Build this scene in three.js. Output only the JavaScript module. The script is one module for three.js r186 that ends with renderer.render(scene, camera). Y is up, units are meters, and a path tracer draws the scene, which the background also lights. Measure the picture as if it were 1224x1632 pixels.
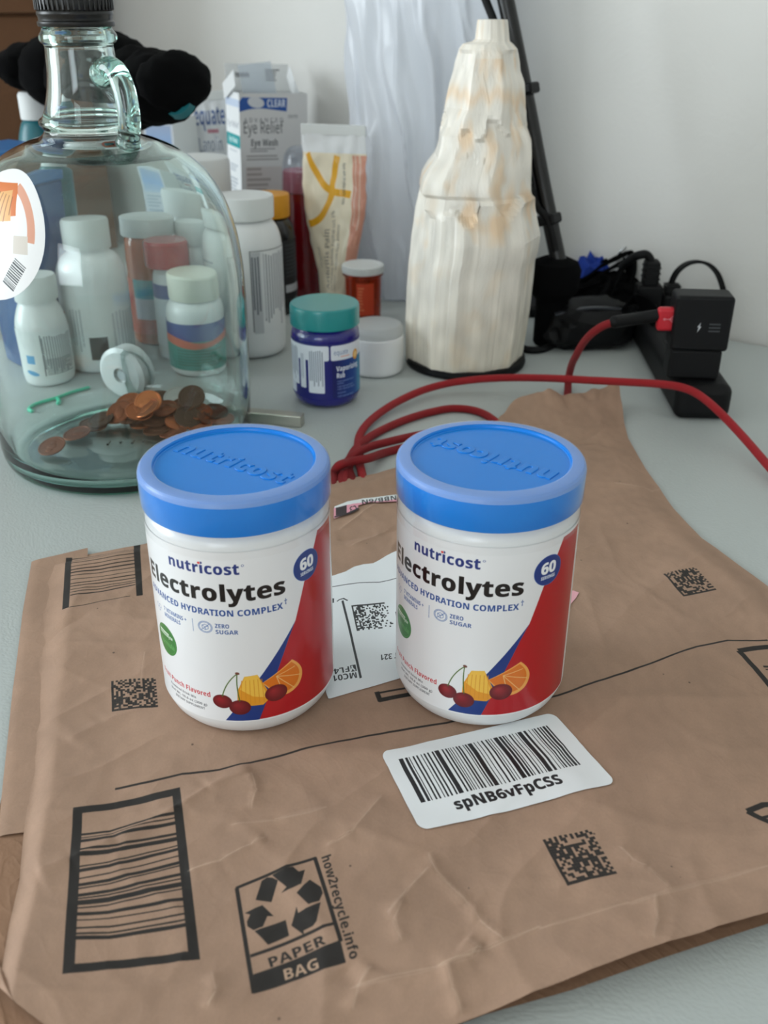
import * as THREE from 'three';
import { mergeGeometries, toCreasedNormals } from 'three/addons/utils/BufferGeometryUtils.js';
import { RoundedBoxGeometry } from 'three/addons/geometries/RoundedBoxGeometry.js';
import { TextGeometry } from 'three/addons/geometries/TextGeometry.js';
import { FontLoader } from 'three/addons/loaders/FontLoader.js';
import { RectAreaLightUniformsLib } from 'three/addons/lights/RectAreaLightUniformsLib.js';
import { createNoise2D, createNoise3D } from 'simplex-noise';

// ---------------------------------------------------------------- camera, light, exposure
const V = (x, y, z) => new THREE.Vector3(x, y, z);
const scene = new THREE.Scene();
const CAM_H = 0.33802, PITCH = 0.48479, ROLL = 0.00212, FOCAL = 1550;
const camera = new THREE.PerspectiveCamera(2 * Math.atan(816 / FOCAL) * 180 / Math.PI, 1224 / 1632, 0.02, 30);
camera.position.set(0, CAM_H, 0);
camera.rotation.order = 'YXZ';
camera.rotation.set(-PITCH, 0, ROLL);
camera.focus = 0.56;
camera.userData.fStop = 11;
const renderer = new THREE.WebGLRenderer({ antialias: true });
renderer.toneMapping = THREE.LinearToneMapping;
renderer.toneMappingExposure = 0.51;
renderer.shadowMap.enabled = true;
RectAreaLightUniformsLib.init();
scene.background = new THREE.Color(0.80, 0.92, 1.0);
scene.backgroundIntensity = 3;

// the wall behind the table runs at an angle to the view: U along it (to the right), N out of it (into the room)
const U = V(0.819, 0, 0.573).normalize(), N = V(-U.z, 0, U.x), WO = V(0.437, 0, -1.071);
const wp = (u, y, d) => V(WO.x + U.x * u + N.x * d, y, WO.z + U.z * u + N.z * d);
const WALL_YAW = Math.atan2(N.x, N.z);
const WIN = { u: -2.5, d0: 1.45, d1: 3.45, y0: 0.0, y1: 1.5 };   // the window is in the wall to the left, behind the viewer's shoulder
const windowLight = new THREE.RectAreaLight(new THREE.Color(0.87, 0.95, 1.0), 16.5, WIN.d1 - WIN.d0 - 0.06, WIN.y1 - WIN.y0 - 0.06);
windowLight.position.copy(wp(WIN.u + 0.03, (WIN.y0 + WIN.y1) / 2, (WIN.d0 + WIN.d1) / 2));
windowLight.lookAt(wp(WIN.u + 1, (WIN.y0 + WIN.y1) / 2, (WIN.d0 + WIN.d1) / 2));
windowLight.name = 'window_light';
scene.add(windowLight);
const WIN2 = { u0: 0.25, u1: 1.45, y0: 0.1, y1: 1.45, d: 3.8 };      // a second, smaller window behind the viewer
const windowLight2 = new THREE.RectAreaLight(new THREE.Color(0.90, 0.96, 1.0), 7.5, WIN2.u1 - WIN2.u0 - 0.06, WIN2.y1 - WIN2.y0 - 0.06);
windowLight2.position.copy(wp((WIN2.u0 + WIN2.u1) / 2, (WIN2.y0 + WIN2.y1) / 2, WIN2.d - 0.03));
windowLight2.lookAt(wp((WIN2.u0 + WIN2.u1) / 2, (WIN2.y0 + WIN2.y1) / 2, WIN2.d - 1));
windowLight2.name = 'window_light_2';
scene.add(windowLight2);

// ---------------------------------------------------------------- measuring helpers
// a point read off the photograph, put where its ray meets a level plane (table, paper) or an upright plane parallel to the wall
const FW = V(0, -Math.sin(PITCH), -Math.cos(PITCH)), UP0 = V(0, Math.cos(PITCH), -Math.sin(PITCH)), RT0 = V(1, 0, 0);
const RT = RT0.clone().multiplyScalar(Math.cos(ROLL)).addScaledVector(UP0, Math.sin(ROLL));
const UPV = RT0.clone().multiplyScalar(-Math.sin(ROLL)).addScaledVector(UP0, Math.cos(ROLL));
const ray = (px, py) => FW.clone().addScaledVector(RT, (px - 612) / FOCAL).addScaledVector(UPV, -(py - 816) / FOCAL);
const TY = -0.006;                                        // table top; y = 0 is the top of the paper mailer
function gnd(px, py, h = 0) { const r = ray(px, py), t = (h - CAM_H) / r.y; return V(r.x * t, h, r.z * t); }
function atWall(px, py, d) { const r = ray(px, py), C = V(0, CAM_H, 0), P0 = wp(0, 0, d); const t = P0.sub(C).dot(N) / r.dot(N); return C.addScaledVector(r, t); }
function atZ(px, py, z) { const r = ray(px, py), t = z / r.z; return V(r.x * t, CAM_H + r.y * t, z); }

function rng(seed) { let s = seed | 0; return () => { s = (s + 0x6d2b79f5) | 0; let t = Math.imul(s ^ (s >>> 15), 1 | s); t = (t + Math.imul(t ^ (t >>> 7), 61 | t)) ^ t; return ((t ^ (t >>> 14)) >>> 0) / 4294967296; }; }
const n2 = createNoise2D(rng(7)), n3 = createNoise3D(rng(11));
const lerp = (a, b, t) => a + (b - a) * t, clamp = (x, a, b) => Math.min(b, Math.max(a, x)), sstep = (a, b, x) => { const t = clamp((x - a) / (b - a), 0, 1); return t * t * (3 - 2 * t); };

// toCreasedNormals welds points closer than a hundredth of a unit, so it is run in millimetres
const creased = (g, a) => toCreasedNormals(g.scale(1000, 1000, 1000), a).scale(0.001, 0.001, 0.001);

// ---------------------------------------------------------------- object helpers
const names = new Map();
function numbered(name) { const n = names.get(name) || 0; names.set(name, n + 1); return n ? name + '_' + String(n).padStart(3, '0') : name; }
function shade(o) { o.traverse((c) => { if (c.isMesh) { c.castShadow = true; c.receiveShadow = true; } }); return o; }
function tag(o, label, category, group) { o.userData.label = label; o.userData.category = category; if (group) o.userData.group = group; return o; }
function thing(name, label, category, pos = V(0, 0, 0), yaw = 0, group) {
  const o = new THREE.Group(); o.name = numbered(name); o.position.copy(pos); o.rotation.y = yaw; scene.add(o);
  return tag(o, label, category, group);
}
function part(name, geo, mat, parent, label) {
  const m = new THREE.Mesh(geo, mat); m.name = name; m.castShadow = m.receiveShadow = true; parent.add(m);
  if (label) m.userData.label = label;
  return m;
}
function solo(name, geo, mat, label, category, group) { const m = new THREE.Mesh(geo, mat); m.name = numbered(name); m.castShadow = m.receiveShadow = true; scene.add(m); return tag(m, label, category, group); }
function struct(name, geo, mat) { const m = new THREE.Mesh(geo, mat); m.name = name; m.castShadow = m.receiveShadow = true; m.userData.kind = 'structure'; scene.add(m); return m; }
const merge = (list) => mergeGeometries(list.map((g) => { const a = g.index ? g.toNonIndexed() : g; for (const k of Object.keys(a.attributes)) if (!['position', 'normal', 'uv'].includes(k)) a.deleteAttribute(k); return a; }));
const moved = (g, x = 0, y = 0, z = 0, rx = 0, ry = 0, rz = 0) => g.applyMatrix4(new THREE.Matrix4().compose(V(x, y, z), new THREE.Quaternion().setFromEuler(new THREE.Euler(rx, ry, rz)), V(1, 1, 1)));
const box = (w, h, d, r = 0.001, seg = 2) => new RoundedBoxGeometry(w, h, d, seg, Math.min(r, w / 2.01, h / 2.01, d / 2.01));
const lathe = (pts, seg = 64, crease = 0.7) => creased(new THREE.LatheGeometry(pts.map(([x, y]) => new THREE.Vector2(Math.max(x, 0), y)), seg), crease);
function smoothPts(pts, n = 8) { const c = new THREE.CatmullRomCurve3(pts.map(([x, y]) => V(x, y, 0)), false, 'centripetal'); return c.getPoints(n * (pts.length - 1)).map((p) => [p.x, p.y]); }
const tube = (pts, r, seg = 60, rad = 10, closed = false) => new THREE.TubeGeometry(new THREE.CatmullRomCurve3(pts, closed, 'centripetal'), seg, r, rad, closed);
function capsOn(pts, r) { const g = []; for (const p of [pts[0], pts[pts.length - 1]]) g.push(moved(new THREE.SphereGeometry(r, 10, 8), p.x, p.y, p.z)); return g; }
// a flat band (strap, flat cable) along a curve
function ribbon(pts, w, t, seg = 40, side = V(0, 1, 0)) {
  const c = new THREE.CatmullRomCurve3(pts, false, 'centripetal'), pos = [], idx = [];
  for (let i = 0; i <= seg; i++) {
    const p = c.getPoint(i / seg), tg = c.getTangent(i / seg), s = side.clone().addScaledVector(tg, -side.dot(tg)).normalize(), n = tg.clone().cross(s);
    for (const [a, b] of [[-1, -1], [1, -1], [1, 1], [-1, 1]]) { const q = p.clone().addScaledVector(s, a * w / 2).addScaledVector(n, b * t / 2); pos.push(q.x, q.y, q.z); }
    if (i) for (let k = 0; k < 4; k++) { const a = (i - 1) * 4 + k, b = (i - 1) * 4 + (k + 1) % 4; idx.push(a, a + 4, b, b, a + 4, b + 4); }
  }
  idx.push(0, 1, 2, 0, 2, 3); const e = seg * 4; idx.push(e, e + 2, e + 1, e, e + 3, e + 2);
  const g = new THREE.BufferGeometry(); g.setAttribute('position', new THREE.Float32BufferAttribute(pos, 3)); g.setIndex(idx); g.computeVertexNormals();
  g.setAttribute('uv', new THREE.Float32BufferAttribute(new Float32Array(pos.length / 3 * 2), 2));
  return creased(g, 0.9);
}

// ---------------------------------------------------------------- textures and materials
function canvasTex(w, h, draw, opt = {}) {
  const c = document.createElement('canvas'); c.width = w; c.height = h; const g = c.getContext('2d');
  draw(g, w, h);
  const t = new THREE.CanvasTexture(c); t.colorSpace = opt.data ? THREE.NoColorSpace : THREE.SRGBColorSpace;
  if (opt.repeat) { t.wrapS = t.wrapT = THREE.RepeatWrapping; t.repeat.set(...opt.repeat); }
  t.magFilter = THREE.LinearFilter; t.anisotropy = 8;
  return t;
}
function noiseTex(size, fn, repeat = [1, 1], srgb = false) {
  const d = new Uint8Array(size * size * 4);
  for (let y = 0; y < size; y++) for (let x = 0; x < size; x++) { const v = fn(x / size, y / size), a = Array.isArray(v) ? v : [v, v, v]; for (let k = 0; k < 3; k++) d[(y * size + x) * 4 + k] = clamp(a[k] * 255, 0, 255); d[(y * size + x) * 4 + 3] = 255; }
  const t = new THREE.DataTexture(d, size, size); t.wrapS = t.wrapT = THREE.RepeatWrapping; t.repeat.set(...repeat); t.magFilter = t.minFilter = THREE.LinearFilter;
  if (srgb) t.colorSpace = THREE.SRGBColorSpace; t.needsUpdate = true; return t;
}
const tile = (x, y, f, s = 0) => { const a = x * 2 * Math.PI, b = y * 2 * Math.PI; return n3(Math.cos(a) * f + s, Math.sin(a) * f + Math.cos(b) * f * 0.9, Math.sin(b) * f - s); };
const std = (color, roughness = 0.5, o = {}) => new THREE.MeshStandardMaterial({ color, roughness, ...o });
const phys = (color, roughness = 0.5, o = {}) => new THREE.MeshPhysicalMaterial({ color, roughness, ...o });
const grain = noiseTex(256, (x, y) => 0.5 + 0.25 * tile(x, y, 9) + 0.25 * tile(x, y, 24, 5));
const M = {
  wall: std('#dad9d5', 0.92, { bumpMap: noiseTex(256, (x, y) => 0.5 + 0.3 * tile(x, y, 5) + 0.2 * tile(x, y, 14, 3), [14, 9]), bumpScale: 0.0003 }),
  ceiling: std('#e4e4e0', 0.95), floor: std('#a89a88', 0.8), trim: std('#e8e8e6', 0.5),
  table: std('#b7bdbb', 0.5, { bumpMap: noiseTex(256, (x, y) => 0.5 + 0.3 * tile(x, y, 10) + 0.2 * tile(x, y, 30, 3), [12, 8]), bumpScale: 0.00022 }),
  metalDark: std('#3b3d3f', 0.45, { metalness: 0.6 }),
  whitePlastic: phys('#e6e8e8', 0.32, { clearcoat: 0.25, clearcoatRoughness: 0.25 }),
  whiteMatte: std('#dfe2e1', 0.6),
  black: phys('#06070a', 0.5, { specularIntensity: 0.5 }), blackSoft: phys('#060607', 0.95, { specularIntensity: 0.2 }), blackGloss: phys('#08090a', 0.32), blackRubber: phys('#08090b', 0.6, { specularIntensity: 0.5 }),
  kraft: std('#b0896b', 0.85, {}),
};

// ---------------------------------------------------------------- the room
{
  const T = 0.12, uL = WIN.u, uR = 1.7, D = 3.8, yF = -0.75, yC = 1.75;
  const slab = (u0, u1, y0, y1, d0, d1) => { const g = new THREE.BoxGeometry(u1 - u0, y1 - y0, d1 - d0); g.rotateY(WALL_YAW); const c = wp((u0 + u1) / 2, (y0 + y1) / 2, (d0 + d1) / 2); g.translate(c.x, c.y, c.z); return g; };
  struct('floor', slab(uL - T, uR + T, yF - T, yF, -T, D + T), M.floor);
  struct('ceiling', slab(uL - T, uR + T, yC, yC + T, -T, D + T), M.ceiling);
  struct('wall_back', slab(uL - T, uR + T, yF, yC, -T, 0), M.wall);
  struct('wall_front', merge([slab(uL - T, uR + T, yF, WIN2.y0, D, D + T), slab(uL - T, uR + T, WIN2.y1, yC, D, D + T), slab(uL - T, WIN2.u0, WIN2.y0, WIN2.y1, D, D + T), slab(WIN2.u1, uR + T, WIN2.y0, WIN2.y1, D, D + T)]), M.wall);
  struct('wall_right', slab(uR, uR + T, yF, yC, 0, D), M.wall);
  struct('wall_left', merge([slab(uL - T, uL, yF, WIN.y0, 0, D), slab(uL - T, uL, WIN.y1, yC, 0, D), slab(uL - T, uL, WIN.y0, WIN.y1, 0, WIN.d0), slab(uL - T, uL, WIN.y0, WIN.y1, WIN.d1, D)]), M.wall);
  struct('baseboard_back', slab(uL, uR, yF, yF + 0.09, 0, 0.012), M.trim);
  const w = new THREE.Group(); w.name = 'window_1'; w.userData.kind = 'structure'; scene.add(w);
  const f = 0.05, a = uL - 0.08, b = uL - 0.04, dm = (WIN.d0 + WIN.d1) / 2;
  part('window_frame', merge([slab(a, b, WIN.y0, WIN.y0 + f, WIN.d0, WIN.d1), slab(a, b, WIN.y1 - f, WIN.y1, WIN.d0, WIN.d1), slab(a, b, WIN.y0, WIN.y1, WIN.d0, WIN.d0 + f), slab(a, b, WIN.y0, WIN.y1, WIN.d1 - f, WIN.d1), slab(a, b, WIN.y0, WIN.y1, dm - f / 2, dm + f / 2)]), M.trim, w);
  const glass = phys('#ffffff', 0.02, { transmission: 1, thickness: 0 });
  for (const [d0, d1] of [[WIN.d0 + f, dm - f / 2], [dm + f / 2, WIN.d1 - f]]) part('pane', slab(a + 0.018, a + 0.022, WIN.y0 + f, WIN.y1 - f, d0, d1), glass, w);

  const w2 = new THREE.Group(); w2.name = 'window_2'; w2.userData.kind = 'structure'; scene.add(w2);
  const e = D + 0.04, h = D + 0.08;
  part('window_frame', merge([slab(WIN2.u0, WIN2.u1, WIN2.y0, WIN2.y0 + f, e, h), slab(WIN2.u0, WIN2.u1, WIN2.y1 - f, WIN2.y1, e, h), slab(WIN2.u0, WIN2.u0 + f, WIN2.y0, WIN2.y1, e, h), slab(WIN2.u1 - f, WIN2.u1, WIN2.y0, WIN2.y1, e, h)]), M.trim, w2);
  part('pane', slab(WIN2.u0 + f, WIN2.u1 - f, WIN2.y0 + f, WIN2.y1 - f, e + 0.018, e + 0.022), glass, w2);

  // the grey folding table against the wall
  const t = thing('folding_table', 'grey plastic folding table pushed against the white wall, carrying everything in view', 'table', wp(0, 0, 0), WALL_YAW);
  const top = box(2.3, 0.045, 0.98, 0.012, 4); top.translate(-0.3, TY - 0.0225, 0.5);
  part('tabletop', top, M.table, t);
  for (const x of [-1.3, 0.7]) for (const z of [0.1, 0.9]) { const l = new THREE.CylinderGeometry(0.014, 0.014, 0.70, 16); l.translate(x, -0.40, z); part('leg', l, M.metalDark, t); }
}

// ---------------------------------------------------------------- paper mailer with its print and stickers
const BAG = { x0: -0.28, z0: -0.93, w: 0.62, h: 0.75 };
const flatAt = [];                                        // the paper lies flat under the two tubs
function crease(x, z, ax, az, bx, bz, wdt) { const dx = bx - ax, dz = bz - az, L = Math.hypot(dx, dz), t = ((x - ax) * dx + (z - az) * dz) / (L * L), q = clamp(t, 0, 1), e = Math.hypot(x - ax - dx * q, z - az - dz * q); return Math.exp(-e / wdt) * sstep(-0.1, 0.15, t) * (1 - sstep(0.85, 1.1, t)); }
const creases = [];
{ const cp = (s, w, ...pts) => { for (let i = 1; i < pts.length; i++) { const p = gnd(...pts[i - 1]), q = gnd(...pts[i]); creases.push([p.x, p.z, q.x, q.z, w, s, pts[i - 1], pts[i]]); } };
  cp(0.0016, 0.003, [683, 1362], [697, 1392], [745, 1440], [765, 1470], [800, 1500]); cp(0.0014, 0.004, [620, 1460], [650, 1420], [683, 1385]); cp(0.0013, 0.003, [640, 1440], [628, 1470], [640, 1500]);
  cp(0.0022, 0.006, [60, 1392], [112, 1370], [180, 1340], [290, 1288], [330, 1262], [400, 1232]); cp(0.0014, 0.004, [300, 1392], [352, 1375], [400, 1350], [420, 1340]); cp(0.0016, 0.003, [400, 1240], [408, 1262], [402, 1290]);
  cp(0.0013, 0.003, [335, 1548], [345, 1580], [330, 1604]); cp(0.0015, 0.004, [590, 1542], [570, 1570], [560, 1605]); cp(-0.0012, 0.005, [545, 1545], [575, 1580]); cp(0.0020, 0.003, [712, 1545], [722, 1580], [733, 1620]); cp(0.0016, 0.004, [742, 1500], [765, 1515], [752, 1530], [700, 1545]);
  cp(0.0009, 0.003, [985, 1352], [1010, 1375], [1030, 1385], [1070, 1430]); cp(0.0013, 0.003, [1042, 1440], [1045, 1480], [1036, 1512]); cp(0.0008, 0.0025, [560, 1572], [700, 1545], [860, 1485], [1000, 1450], [1224, 1388]); cp(0.0014, 0.006, [110, 1180], [160, 1150], [240, 1122]); cp(-0.0010, 0.006, [70, 1020], [140, 975]); cp(0.0010, 0.004, [230, 1040], [225, 1080], [190, 1130]);
  cp(-0.0020, 0.006, [540, 858], [600, 850], [680, 832]); cp(0.0015, 0.004, [560, 870], [620, 842]); cp(0.0010, 0.008, [880, 900], [1040, 830]); cp(0.0024, 0.008, [840, 700], [900, 720], [960, 706]); cp(-0.0018, 0.006, [870, 700], [1000, 712]); cp(0.0012, 0.003, [540, 842], [600, 805]); cp(0.0008, 0.008, [400, 1420], [420, 1500]); cp(0.0012, 0.005, [900, 690], [880, 640]); cp(0.0012, 0.005, [955, 700], [960, 640]); cp(0.0009, 0.003, [980, 770], [1040, 778], [1060, 770]); cp(0.0009, 0.003, [370, 1320], [440, 1310], [520, 1290]); cp(0.0010, 0.003, [610, 1270], [560, 1330], [520, 1350]); }
function bagH(x, z) {
  let y = 0.0014 * n2(x * 8, z * 8 + 3) + 0.0005 * n2(x * 20 + 7, z * 18) + 0.0002 * (1 - Math.abs(n2(x * 30 - 5, z * 34)) * 2) + 0.0011 * Math.pow(1 - Math.abs(n2(x * 5 + 11, z * 5 - 4)), 7) + 0.0007 * Math.pow(1 - Math.abs(n2(x * 8 - 3, z * 8 + 14)), 8);
  for (const [ax, az, bx, bz, w, s] of creases) y += s * crease(x, z, ax, az, bx, bz, w);
  let k = 1; for (const [fx, fz, r] of flatAt) k *= sstep(r, r + 0.03, Math.hypot(x - fx, z - fz));
  return y * k;
}
const J1 = V(-0.07376, 0, -0.43541), J2 = V(0.05301, 0, -0.44022);
flatAt.push([J1.x, J1.z, 0.044], [J2.x, J2.z, 0.044]);
function coons(top, right, bottom, left, nu, nv, yfn) {     // four boundary polylines: top and bottom run left to right, left and right run far to near
  const curve = (pts) => { const L = [0]; for (let i = 1; i < pts.length; i++) L.push(L[i - 1] + pts[i].distanceTo(pts[i - 1])); return (t) => { const s = t * L[L.length - 1]; let i = 1; while (i < pts.length - 1 && L[i] < s) i++; return pts[i - 1].clone().lerp(pts[i], clamp((s - L[i - 1]) / (L[i] - L[i - 1]), 0, 1)); }; };
  const T = curve(top), R = curve(right), B = curve(bottom), L = curve(left), pos = [], uv = [], idx = [];
  const c00 = T(0), c10 = T(1), c01 = B(0), c11 = B(1);
  for (let j = 0; j <= nv; j++) for (let i = 0; i <= nu; i++) {
    const u = i / nu, v = j / nv, p = T(u).multiplyScalar(1 - v).addScaledVector(B(u), v).addScaledVector(L(v), 1 - u).addScaledVector(R(v), u)
      .addScaledVector(c00, -(1 - u) * (1 - v)).addScaledVector(c10, -u * (1 - v)).addScaledVector(c01, -(1 - u) * v).addScaledVector(c11, -u * v);
    p.y = yfn(p, u, v);
    pos.push(p.x, p.y, p.z); uv.push((p.x - BAG.x0) / BAG.w, 1 - (p.z - BAG.z0) / BAG.h);
    if (i < nu && j < nv) { const a = j * (nu + 1) + i; idx.push(a, a + nu + 1, a + 1, a + 1, a + nu + 1, a + nu + 2); }
  }
  const g = new THREE.BufferGeometry(); g.setAttribute('position', new THREE.Float32BufferAttribute(pos, 3)); g.setAttribute('uv', new THREE.Float32BufferAttribute(uv, 2)); g.setIndex(idx); g.computeVertexNormals();
  return g;
}
const toCanvas = (p, S) => [(p.x - BAG.x0) / BAG.w * S, (p.z - BAG.z0) / BAG.h * S];
const INK = '#26221f';
function affine(g, S, tl, tr, bl, w, h) {                  // local w x h drawing space onto the paper, from three corners read off the photograph
  const a = toCanvas(gnd(...tl), S), b = toCanvas(gnd(...tr), S), c = toCanvas(gnd(...bl), S);
  g.setTransform((b[0] - a[0]) / w, (b[1] - a[1]) / w, (c[0] - a[0]) / h, (c[1] - a[1]) / h, a[0], a[1]);
}
function dotCode(g, n, m, seed, ink) {                      // a field of square dots with a solid left and bottom edge
  const r = rng(seed); g.fillStyle = ink;
  for (let y = 0; y < m; y++) for (let x = 0; x < n; x++) {
    const on = x === 0 || y === m - 1 ? true : y === 0 ? x % 2 === 0 : x === n - 1 ? y % 2 === 1 : r() < 0.54;
    if (on) g.fillRect(x - 0.02, y - 0.02, 1.04, 1.04);
  }
}
const bagTexture = canvasTex(2048, 2048, (g, S) => {
  const img = g.createImageData(S, S), r = rng(3);
  for (let y = 0; y < S; y++) for (let x = 0; x < S; x++) {
    const f = 0.03 * n2(x * 0.006, y * 0.006) + 0.018 * n2(x * 0.03 + 9, y * 0.02) + 0.012 * n2(x * 0.16, y * 0.12) + (r() - 0.5) * 0.03, k = 1 + f, i = (y * S + x) * 4;
    img.data[i] = 165 * k; img.data[i + 1] = 134 * k; img.data[i + 2] = 113 * k; img.data[i + 3] = 255;
  }
  g.putImageData(img, 0, 0);
  const P = (x, y) => toCanvas(gnd(x, y), S);
  const poly = (pts, col = INK) => { g.setTransform(1, 0, 0, 1, 0, 0); g.fillStyle = col; g.beginPath(); pts.forEach(([x, y], i) => { const q = P(x, y); i ? g.lineTo(...q) : g.moveTo(...q); }); g.closePath(); g.fill(); };
  const line = (pts, px, col = INK) => { g.setTransform(1, 0, 0, 1, 0, 0); g.strokeStyle = col; g.lineWidth = px; g.lineJoin = 'round'; g.beginPath(); pts.forEach(([x, y], i) => { const q = P(x, y); i ? g.lineTo(...q) : g.moveTo(...q); }); g.stroke(); };
  const ring = (o, i, col = INK) => { g.setTransform(1, 0, 0, 1, 0, 0); g.fillStyle = col; g.beginPath(); for (const q of [o, i]) { q.forEach(([x, y], k) => { const p = P(x, y); k ? g.lineTo(...p) : g.moveTo(...p); }); g.closePath(); } g.fill('evenodd'); };
  // striped box, upper left, running over the edge of the bag
  const za = (a, b) => [a / 2.914, 820 + b / 2.914];
  poly([za(303, 180), za(332, 180), za(320, 432), za(288, 436)]); poly([za(618, 120), za(648, 115), za(663, 372), za(634, 377)]);
  for (const [yl, yr, w] of [[188, 150, 5], [205, 163, 4], [222, 183, 6], [240, 197, 4], [255, 212, 7], [268, 228, 8], [282, 243, 5], [300, 262, 4], [318, 277, 5], [330, 290, 5], [345, 303, 4], [358, 312, 5], [373, 325, 7]])
    line([za(326, yl), za(470, (yl * 0.52 + yr * 0.48) + 3), za(628, yr)], w * 0.46);
  line([za(322, 432), za(400, 415), za(470, 400), za(605, 380)], 1.6);
  // framed barcode, lower left
  const zb = (a, b) => [a / 2.914, 1220 + b / 2.914];
  ring([zb(342, 203), zb(836, 105), zb(928, 890), zb(290, 970)], [zb(383, 228), zb(802, 147), zb(873, 858), zb(347, 922)]);
  for (const [l, rr, w] of [[322, 238, 9], [338, 254, 4], [354, 274, 13], [399, 320, 9], [421, 342, 16], [474, 374, 5], [491, 392, 12], [526, 424, 5], [557, 455, 12], [574, 469, 5], [605, 507, 11], [620, 527, 5], [640, 552, 18], [664, 574, 5], [692, 620, 12], [720, 653, 4], [757, 688, 6], [783, 715, 6], [802, 738, 13]]) {
    const fl = (y) => 383 - (y - 228) * 0.052, fr = (y) => 802 + (y - 147) * 0.1;
    line([zb(fl(l) - 3, l), zb(lerp(fl(l), fr(rr), 0.3), lerp(l, rr, 0.3) + 9), zb(lerp(fl(l), fr(rr), 0.7), lerp(l, rr, 0.7) + 3), zb(fr(rr) + 3, rr)], w * 0.38);
  }
  // dot codes
  affine(g, S, [177.4, 1086], [247.8, 1079.8], [178.4, 1133.3], 20, 18); dotCode(g, 20, 18, 5, INK);
  affine(g, S, [864.8, 1339], [940, 1322.5], [904, 1415], 18, 18); dotCode(g, 18, 18, 6, INK);
  affine(g, S, [1057, 916], [1107.7, 906.5], [1089.5, 951], 18, 18); dotCode(g, 18, 18, 8, INK);
  // recycling mark
  const zc = (a, b) => [340 + a / 4.08, 1320 + b / 4.08];
  line([zc(147, 390), zc(668, 202)], 4); line([zc(152, 388), zc(262, 1060)], 5.5); line([zc(660, 200), zc(830, 750)], 5.5); line([zc(240, 815), zc(785, 632)], 4);
  poly([zc(258, 936), zc(826, 742), zc(862, 878), zc(262, 1063)]);
  poly([zc(276, 468), zc(315, 350), zc(350, 330), zc(385, 333), zc(420, 352), zc(378, 482)]);
  poly([zc(385, 318), zc(470, 280), zc(520, 270), zc(556, 300), zc(596, 284), zc(572, 382), zc(442, 430), zc(478, 398)]);
  poly([zc(628, 352), zc(700, 400), zc(712, 440), zc(690, 490), zc(620, 514), zc(543, 436)]);
  poly([zc(698, 500), zc(672, 620), zc(648, 645), zc(585, 668), zc(590, 694), zc(508, 632), zc(542, 522), zc(552, 560)]);
  poly([zc(470, 595), zc(492, 692), zc(355, 744), zc(268, 664)]);
  poly([zc(205, 545), zc(318, 500), zc(392, 568), zc(350, 568), zc(322, 636), zc(262, 657), zc(222, 630), zc(218, 600), zc(240, 556)]);
  g.textBaseline = 'alphabetic';
  affine(g, S, zc(340, 830), zc(712, 700), zc(360, 895), 372, 66); g.fillStyle = INK; g.font = '700 88px sans-serif'; g.textAlign = 'left'; { const w = g.measureText('PAPER').width; g.scale(372 / w, 1); g.fillText('PAPER', 0, 66); }
  affine(g, S, zc(440, 905), zc(680, 838), zc(455, 980), 240, 70); g.fillStyle = '#b5977f'; g.font = '700 92px sans-serif'; { const w = g.measureText('BAG').width; g.scale(240 / w, 1); g.fillText('BAG', 0, 70); }
  affine(g, S, zc(765, 172), zc(962, 842), zc(700, 195), 690, 62); g.fillStyle = INK; g.font = '700 80px sans-serif'; { const w = g.measureText('how2recycle.info').width; g.lineWidth = 0.5; g.strokeStyle = INK; g.scale(690 / w, 0.95); g.fillText('how2recycle.info', 0, 64); g.strokeText('how2recycle.info', 0, 64); }
  // tear line across the bag
  line([[183, 1255], [240, 1245], [290, 1234], [350, 1229], [400, 1219], [480, 1196], [620, 1165], [712, 1152], [800, 1130], [890, 1108], [960, 1086], [1040, 1058], [1110, 1034], [1160, 1021], [1224, 1019]], 3.8);
  // frames at the right edge and under the address label
  const zd = (a, b) => [1060 + a / 3.886, 940 + b / 3.886];
  line([zd(455, 382), zd(560, 360), zd(640, 350), zd(760, 345)], 12); line([zd(455, 382), zd(600, 540), zd(760, 720)], 11);
  for (const k of [0, 16, 40, 70]) line([zd(608 + k * 0.9, 480 + k), zd(640 + k, 478 + k), zd(760, 478 + k)], k % 3 ? 2.4 : 4);
  line([zd(508, 1376), zd(605, 1342), zd(760, 1340)], 9); line([zd(508, 1376), zd(640, 1460), zd(760, 1540)], 9);
  line([zd(600, 1425), zd(640, 1418), zd(760, 1416)], 5);
  const ze = (a, b) => [500 + a / 4.533, 780 + b / 4.533];
  line([ze(455, 1460), ze(478, 1518), ze(640, 1490), ze(800, 1460)], 9); line([ze(455, 1470), ze(640, 1440), ze(800, 1410)], 4);
  // pale worn lines along the sharp folds
  { const q = rng(33); for (const c of creases) if (c[4] < 0.0045) for (let k = 0; k < 3; k++) { g.strokeStyle = 'rgba(214,188,166,' + (0.10 + 0.14 * q()) + ')'; g.lineWidth = 0.8 + 1.6 * q(); const a = P(...c[6]), b = P(...c[7]), j = () => (q() - 0.5) * 5; g.setTransform(1, 0, 0, 1, 0, 0); g.beginPath(); g.moveTo(a[0] + j(), a[1] + j()); g.quadraticCurveTo((a[0] + b[0]) / 2 + j() * 2, (a[1] + b[1]) / 2 + j() * 2, b[0] + j(), b[1] + j()); g.stroke(); } }
  // specks
  g.setTransform(1, 0, 0, 1, 0, 0); const sp = rng(21); g.fillStyle = 'rgba(50,40,35,0.6)'; for (let i = 0; i < 60; i++) { g.beginPath(); g.arc(sp() * S, sp() * S, 0.8 + sp() * 1.6, 0, 7); g.fill(); }
});
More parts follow.
